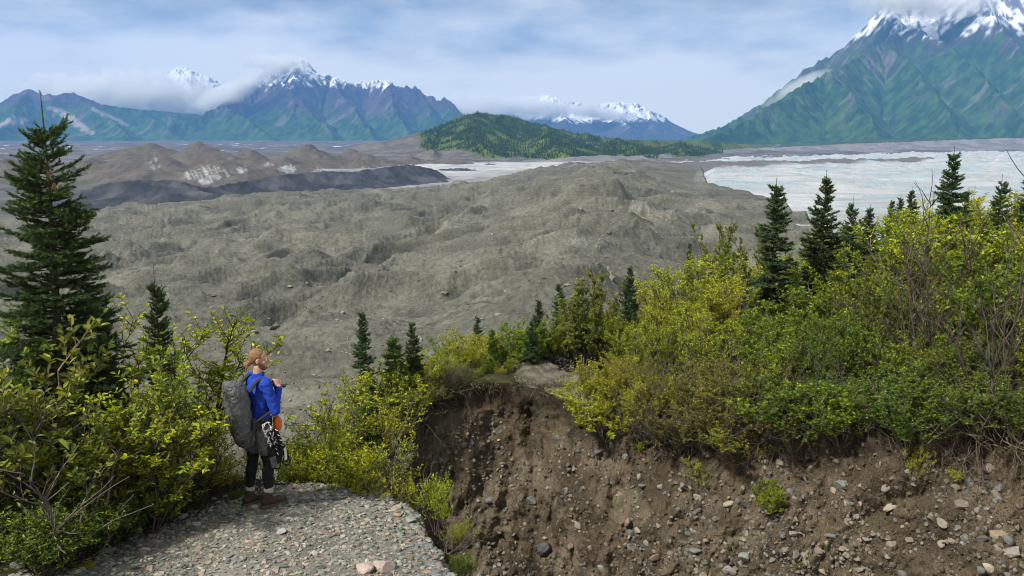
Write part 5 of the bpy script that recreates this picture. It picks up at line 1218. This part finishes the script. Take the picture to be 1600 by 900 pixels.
M_skin = plain_mat('skin', (.44, .24, .165), .6, .4, .08, 20)
M_hair = plain_mat('hair', (.24, .125, .055), .5, .4, .4, 90, (140, 1, .01))
M_beard = plain_mat('beard', (.16, .085, .04), .6, .3, .3, 90)
M_blue = plain_mat('blue_shirt', (.010, .045, .36), .75, .25, .18, 12, (22, .6, .02))
M_black = plain_mat('black_cloth', (.012, .012, .014), .8, .25, .3, 15, (30, .6, .012))
M_shorts = plain_mat('grey_shorts', (.11, .11, .12), .85, .2, .2, 15, (26, .6, .015))
M_boot = plain_mat('boot_leather', (.060, .035, .026), .75, .3, .35, 30, (60, .6, .006))
M_sole = plain_mat('boot_sole', (.10, .095, .085), .9, .2, .2, 30)
M_sock = plain_mat('sock', (.42, .41, .38), .95, .1, .15, 60, (90, .6, .005))
M_cover = plain_mat('pack_cover', (.080, .080, .086), .42, .5, .12, 10, (26, 1.0, .03))
M_strap = plain_mat('strap', (.02, .02, .022), .7, .3, .2, 40)
M_white = plain_mat('white_cloth', (.62, .60, .57), .6, .4, .12, 20, (25, .5, .01))
M_orange = plain_mat('orange_cloth', (.62, .13, .025), .6, .35, .12, 20, (25, .5, .01))
M_steel = plain_mat('pale_metal', (.55, .55, .55), .4, .6, .2, 40)
HP = P(410, 797, 9.46); HZ = nz1(HP[0], HP[1])
man = empty('person', (HP[0], HP[1], HZ + .008), math.radians(43), .97)
tag(man, 'hiker in blue top and black leggings, hair tied back, standing on the gravel path', 'person')
# local frame: +x the way he faces, -y his right side (towards the camera), z up; origin between the feet
ANK = {-1: (.035, -.105, .10), 1: (-.095, .085, .10)}; KNE = {-1: (.055, -.10, .50), 1: (-.045, .095, .50)}; HIPJ = {-1: (.005, -.09, .90), 1: (-.005, .09, .90)}
SH = {-1: (.025, -.185, 1.455), 1: (.035, .185, 1.455)}; EL = {-1: (.075, -.265, 1.155), 1: (.15, .26, 1.20)}; WR = {-1: (.190, -.165, 1.385), 1: (.24, .10, 1.36)}
body = []
cap(body, (0, 0, .93), (.01, 0, 1.06), .135, .125, 16, sq=(.85, 1.15)); cap(body, (.01, 0, 1.06), (.03, 0, 1.34), .115, .135, 16, sq=(.8, 1.15)); cap(body, (.03, -.10, 1.41), (.03, .10, 1.41), .070, .070, 14)
cap(body, (.02, 0, 1.45), (.035, 0, 1.60), .062, .056, 14)
for s in (-1, 1):
    cap(body, HIPJ[s], KNE[s], .092, .058); cap(body, KNE[s], ANK[s], .058, .038); cap(body, (KNE[s][0] - .02, KNE[s][1], .40), (KNE[s][0] - .03, KNE[s][1], .30), .054, .045)
    ax, ay, az = ANK[s]; cap(body, (ax - .03, ay, .045), (ax + .17, ay + s * .02, .035), .038, .030)
    cap(body, (SH[s][0], SH[s][1] * .75, SH[s][2]), SH[s], .055, .050); cap(body, SH[s], EL[s], .052, .040); cap(body, EL[s], WR[s], .040, .028)
# hands: palm, four bent fingers, thumb, closing on the shoulder straps
for s in (-1, 1):
    w = np.array(WR[s]); din = np.array([.0, -s * .50, .62]); din /= np.linalg.norm(din); fw = np.array([.75, -s * .25, -.1]); fw -= din * (fw @ din); fw /= np.linalg.norm(fw); bk = np.cross(din, fw)
    pc = w + din * .055
    for k in (-1, 0, 1): cap(body, w + din * .012 + fw * k * .014, w + din * .085 + fw * k * .024, .016, .014, 8, 3)
    for k, ll in enumerate((.072, .080, .074, .058)):
        q = w + din * .088 + fw * (.030 - .020 * k); curl = -np.sign(bk[0] + 1e-6) * bk
        q1 = q + (din * .8 + curl * .55) * ll * .45; q2 = q1 + (din * -.1 + curl * .95) * ll * .35; q3 = q2 + (-din * .7 + curl * .4) * ll * .25
        cap(body, q, q1, .0095, .009, 8, 3); cap(body, q1, q2, .009, .0085, 8, 3); cap(body, q2, q3, .0085, .008, 8, 3)
    th0 = w + din * .025 + fw * .022; th1 = th0 + (fw * .75 + din * .6) * .04; th2 = th1 + (din * .9 + fw * .1) * .032
    cap(body, th0, th1, .0135, .011, 8, 3); cap(body, th1, th2, .011, .0095, 8, 3)
# head, turned a little further away from the camera, chin level
hc = np.array([.050, .0, 1.700])
TURN[0] = -.55
ell(body, hc + [-.012, 0, .022], (.098, .076, .092)); ell(body, hc + [.035, 0, -.025], (.062, .060, .082)); ell(body, hc + [.055, 0, -.078], (.040, .040, .030))
cap(body, hc + [.092, 0, .012], hc + [.113, 0, -.022], .009, .014, 8, 3); ell(body, hc + [.076, 0, .028], (.022, .052, .014)); ell(body, hc + [.088, 0, -.052], (.014, .024, .007)); ell(body, hc + [.088, 0, -.062], (.013, .022, .007))
for s in (-1, 1): ell(body, hc + [-.012, s * .077, -.010], (.020, .009, .032)); ell(body, hc + [.055, s * .042, -.022], (.026, .022, .022))
TURN[0] = 0
fuse('body', body, M_skin, man, .0065, 2)
TURN[0] = -.55
for s in (-1, 1): 
    e = mk('eye', XF(ICO2 * .012 + (hc + [.083, s * .031, .008])), ICOF2, M_white, man, None, True); mk('iris', XF(ICO2 * .0062 + (hc + [.0925, s * .0325, .008])), ICOF2, M_black, e, None, True)
# hair drawn back to a bun with loose ends
hair = []; ell(hair, hc + [-.030, 0, .036], (.096, .083, .092)); ell(hair, hc + [-.055, 0, .000], (.066, .070, .066)); ell(hair, hc + [-.130, 0, -.072], (.040, .044, .040)); ell(hair, hc + [-.105, 0, -.050], (.034, .034, .032))
rg2 = np.random.default_rng(3)
for k in range(6):
    q = hc + [-.135 + rg2.normal(0, .008), rg2.normal(0, .014), -.085]; cap(hair, q, q + [rg2.normal(.01, .012), rg2.normal(0, .012), -.04 - rg2.uniform(0, .04)], .011, .005, 8, 3)
fuse('hair', hair, M_hair, man, .0055, 2, (.01, .003))
be = []; ell(be, hc + [.058, 0, -.088], (.042, .048, .030)); ell(be, hc + [.03, -.05, -.066], (.042, .014, .030)); ell(be, hc + [.03, .05, -.066], (.042, .014, .030)); fuse('beard', be, M_beard, man, .005, 1)
TURN[0] = 0
# clothes
sh = []; cap(sh, (.005, 0, 1.00), (.012, 0, 1.10), .142, .138, 18, sq=(.82, 1.15)); cap(sh, (.012, 0, 1.06), (.035, 0, 1.34), .138, .160, 18, sq=(.82, 1.15)); cap(sh, (.032, -.12, 1.425), (.032, .12, 1.425), .094, .094, 14); cap(sh, (.025, 0, 1.45), (.033, 0, 1.525), .075, .066, 14)
for s in (-1, 1):
    cap(sh, (SH[s][0], SH[s][1] * .75, SH[s][2]), SH[s], .078, .070); cap(sh, SH[s], EL[s], .066, .055); w = np.array(WR[s]); e = np.array(EL[s]); cap(sh, e, e + (w - e) * .90, .055, .039)
fuse('shirt', sh, M_blue, man, .007, 2, (.06, .020))
tr = []; 
for s in (-1, 1): cap(tr, HIPJ[s], KNE[s], .100, .066); cap(tr, KNE[s], (ANK[s][0], ANK[s][1], .225), .066, .052); cap(tr, (KNE[s][0] - .02, KNE[s][1], .42), (KNE[s][0] - .03, KNE[s][1], .32), .064, .056)
fuse('leggings', tr, M_black, man, .008, 2, (.05, .012))
so = []; cap(so, (0, 0, .94), (.0, 0, .99), .150, .148, 18, sq=(.85, 1.15))
for s in (-1, 1): h, k = np.array(HIPJ[s]), np.array(KNE[s]); cap(so, h, h + (k - h) * .55, .112, .100)
fuse('shorts', so, M_shorts, man, .009, 3, (.06, .02))
for s in (-1, 1):
    ax, ay, az = ANK[s]; sk = []; cap(sk, (ax, ay, .12), (ax, ay, .205), .051, .055); fuse('sock', sk, M_sock, man, .007, 1, (.02, .006))
    bt = []; cap(bt, (ax - .012, ay, .07), (ax - .004, ay, .155), .060, .056); cap(bt, (ax - .045, ay, .062), (ax + .12, ay + s * .022, .055), .054, .046); cap(bt, (ax + .11, ay + s * .02, .05), (ax + .175, ay + s * .03, .046), .046, .038)
    b = fuse('boot', bt, M_boot, man, .007, 1, (.03, .005))
    pts = [(-.105, -.030), (-.105, .030), (-.04, .042), (.10, .056 + .0), (.185, .050), (.222, .015), (.215, -.03), (.17, -.052), (.06, -.052), (-.04, -.044)]
    nn = len(pts); V = np.array([(ax + a, ay + b2 + s * .02 * max(a, 0) / .2, z) for z in (-.006, .030) for a, b2 in pts])
    sole = mk('sole', V, [np.array([(i, (i + 1) % nn, (i + 1) % nn + nn, i + nn) for i in range(nn)]), np.array([tuple(range(nn))[::-1], tuple(range(nn, 2 * nn))])], M_sole, b)
    lc = Tubes()
    for k in range(4): lc.add(np.array([(ax + .075 - .022 * k, ay + d * .034, .106 + .017 * k - abs(d) * .012) for d in (-1, -.3, .3, 1)]), .0045, 5, (.2, .18, .15))
    lc.build('laces', M_sock, b)

# pack with its wrinkled rain cover, worn on the back
pk = empty('backpack', (HP[0], HP[1], HZ + .008), math.radians(43), (.92, .92, .96)); tag(pk, 'tall backpack under a crinkled grey rain cover on the back of the hiker', 'backpack')
nu, nv = 96, 72; u = np.linspace(0, 2 * math.pi, nu, endpoint=False)[None]; v = np.linspace(-math.pi / 2, math.pi / 2, nv)[:, None]
def se(c, e): return np.sign(c) * np.abs(c) ** e
ex = se(np.cos(v), .5) * se(np.cos(u), .62) + 0 * u; ey = se(np.cos(v), .5) * se(np.sin(u), .62); ez = se(np.sin(v), .55) + 0 * u
X_ = ex * (.125 + .010 * ez) - .240 - .02 * ez; Y_ = ey * (.165 - .015 * ez ** 2); Z_ = 1.125 + ez * .395
X_ = X_ + .05 * sstep(.0, -1, ez) * 1.0 - .03 * sstep(.4, 1, ez)
wr = ridged(X_ * 9 + Y_ * 7, Z_ * 9 + Y_ * 5, 4, 501) - .6
wr2 = ridged(Y_ * 16 + Z_ * 12, Z_ * 7 - X_ * 14, 3, 502) - .6
nrm = norm(np.stack([ex, ey, ez], -1)); dsp = (.020 * wr + .010 * wr2 + .012 * fbm(Z_ * 5 + X_ * 3, Y_ * 5, 3, 503))
PV = np.stack([X_, Y_, Z_], -1) + nrm * dsp[..., None]
i = np.arange(nv - 1)[:, None] * nu + np.arange(nu)[None]; j = np.arange(nv - 1)[:, None] * nu + (np.arange(nu)[None] + 1) % nu
mk('rain_cover', PV.reshape(-1, 3), np.stack([i, j, j + nu, i + nu], -1).reshape(-1, 4), M_cover, pk, None, True)
def ribbon(name, pts, w, mat, parent, th=.006, wdir=(0, 1, 0)):
    pts = np.array(pts, float); q = np.linspace(0, len(pts) - 1, len(pts) * 6); k = np.minimum(q.astype(int), len(pts) - 2); f = (q - k)[:, None]
    P_ = pts[k] * (1 - f) + pts[k + 1] * f
    for _ in range(3): P_[1:-1] = (P_[:-2] + 2 * P_[1:-1] + P_[2:]) / 4
    tg = norm(np.gradient(P_, axis=0)); wd = np.array(wdir, float) - tg * (tg @ np.array(wdir, float))[:, None]; wd = norm(wd); up = np.cross(tg, wd)
    V = np.stack([P_ + wd * w / 2 + up * th / 2, P_ - wd * w / 2 + up * th / 2, P_ - wd * w / 2 - up * th / 2, P_ + wd * w / 2 - up * th / 2], 1)
    m = len(P_); i = np.arange(m - 1)[:, None] * 4 + np.arange(4)[None]; j = np.arange(m - 1)[:, None] * 4 + (np.arange(4)[None] + 1) % 4
    return mk(name, V.reshape(-1, 3), [np.stack([i, j, j + 4, i + 4], -1).reshape(-1, 4), np.array([[0, 1, 2, 3], [4 * m - 1, 4 * m - 2, 4 * m - 3, 4 * m - 4]])], mat, parent)
for s in (-1, 1): ribbon('shoulder_strap', [(-.16, s * .13, 1.40), (-.09, s * .135, 1.485), (.0, s * .14, 1.538), (.10, s * .135, 1.50), (.185, s * .125, 1.39), (.18, s * .15, 1.25), (.06, s * .205, 1.14), (-.14, s * .17, 1.05)], .058, M_strap, pk, .012)
ribbon('hip_belt', [(-.17, -.16, 1.00), (-.06, -.187, 1.005), (.06, -.165, 1.0), (.15, -.06, .995), (.16, 0, .99), (.15, .06, .995), (.06, .165, 1.0), (-.06, .187, 1.005), (-.17, .16, 1.0)], .085, M_strap, pk, .016, (0, 0, 1))
ribbon('side_strap', [(-.22, -.215, .83), (-.15, -.20, .98), (-.13, -.18, 1.1)], .025, M_strap, pk, .006, (1, 0, 0))

# pouch at the hip: white roll-top with an orange panel
po = empty('pouch', (HP[0], HP[1], HZ + .008), math.radians(43), .97); tag(po, 'white and orange stuff pouch hanging in front of the hip of the hiker', 'pouch')
a = []; cap(a, (.185, -.135, .90), (.190, -.13, 1.00), .062, .066, sq=(1, .9)); fuse('bag', a, M_white, po, .007, 2, (.04, .022))
a = []; cap(a, (.155, -.165, .925), (.160, -.16, 1.0), .050, .052, sq=(1, .8)); fuse('panel', a, M_orange, po, .007, 2, (.04, .016))
ribbon('tie', [(.185, -.135, 1.06), (.15, -.16, 1.03), (.10, -.17, 1.0)], .02, M_strap, po)
# crampons and harness swinging from the side of the pack
cr = empty('crampon', (HP[0], HP[1], HZ + .008), math.radians(43), .97); tag(cr, 'pair of black and white crampons strapped below the backpack at the hip', 'crampons')
rc = np.random.default_rng(9)
for k in range(2):
    o_ = np.array([-.03 + .075 * k, -.225 - .02 * k, 1.02 - .10 * k]); ax_ = norm(np.array([.30, -.05, -1.0])); sd_ = norm(np.array([1, 0, .3]))
    fr_ = Tubes()
    for e in (-1, 1): fr_.add(np.array([o_ + ax_ * t_ + sd_ * e * (.032 + .012 * math.sin(t_ * 20)) for t_ in np.linspace(0, .26, 9)]), .007, 5)
    for t_ in (0, .08, .17, .26): fr_.add(np.array([o_ + ax_ * t_ - sd_ * .034, o_ + ax_ * t_ + sd_ * .034]), .007, 5)
    fr_.build('frame', M_steel if k == 0 else M_strap, cr)
    sp_ = Tubes()
    for t_ in np.linspace(.0, .26, 5):
        for e in (-1, 1): sp_.add(np.array([o_ + ax_ * t_ + sd_ * e * .036, o_ + ax_ * t_ + sd_ * e * .045 + [0, -.042, -.006]]), [.007, .002], 5)
    sp_.build('points', M_steel, cr)
    st_ = Tubes()
    for m_ in range(3): q = o_ + ax_ * (.05 + .08 * m_); st_.add(np.array([q + sd_ * (.05 * math.cos(t_)) + np.array([0, -.02, 0]) * math.sin(t_ * 2) + ax_ * .045 * math.sin(t_) for t_ in np.linspace(0, 5.2, 14)]), .006, 5)
    st_.build('strap', M_white if k == 0 else M_strap, cr)
hn = empty('harness', (HP[0], HP[1], HZ + .008), math.radians(43), .97); tag(hn, 'black climbing harness with a white label and loops dangling beside the thigh', 'harness')
a = []; cap(a, (.09, -.20, .86), (.13, -.215, .66), .060, .075, sq=(1, .55)); cap(a, (.13, -.215, .66), (.10, -.215, .55), .07, .05, sq=(1, .5)); cap(a, (.05, -.20, .70), (.04, -.20, .54), .055, .045, sq=(1, .5)); fuse('webbing', a, M_black, hn, .008, 2, (.05, .03))
for (cx, cz, r_) in [(.205, .545, .050), (.175, .60, .06), (.085, .53, .05)]:
    q = Tubes(); q.add(np.array([(cx + r_ * .8 * math.cos(t_), -.235 + .02 * math.sin(t_ * 2), cz + r_ * 1.25 * math.sin(t_)) for t_ in np.linspace(0, 2 * math.pi, 20)]), .010, 6); q.build('loop', M_strap, hn)
ribbon('label', [(.178, -.262, .70), (.182, -.268, .63), (.18, -.268, .56)], .030, M_white, hn, .006, (1, 0, 0))
ribbon('grey_wrap', [(.03, -.245, .62), (.04, -.25, .56), (.05, -.245, .50)], .07, M_shorts, hn, .02, (1, 0, 0))
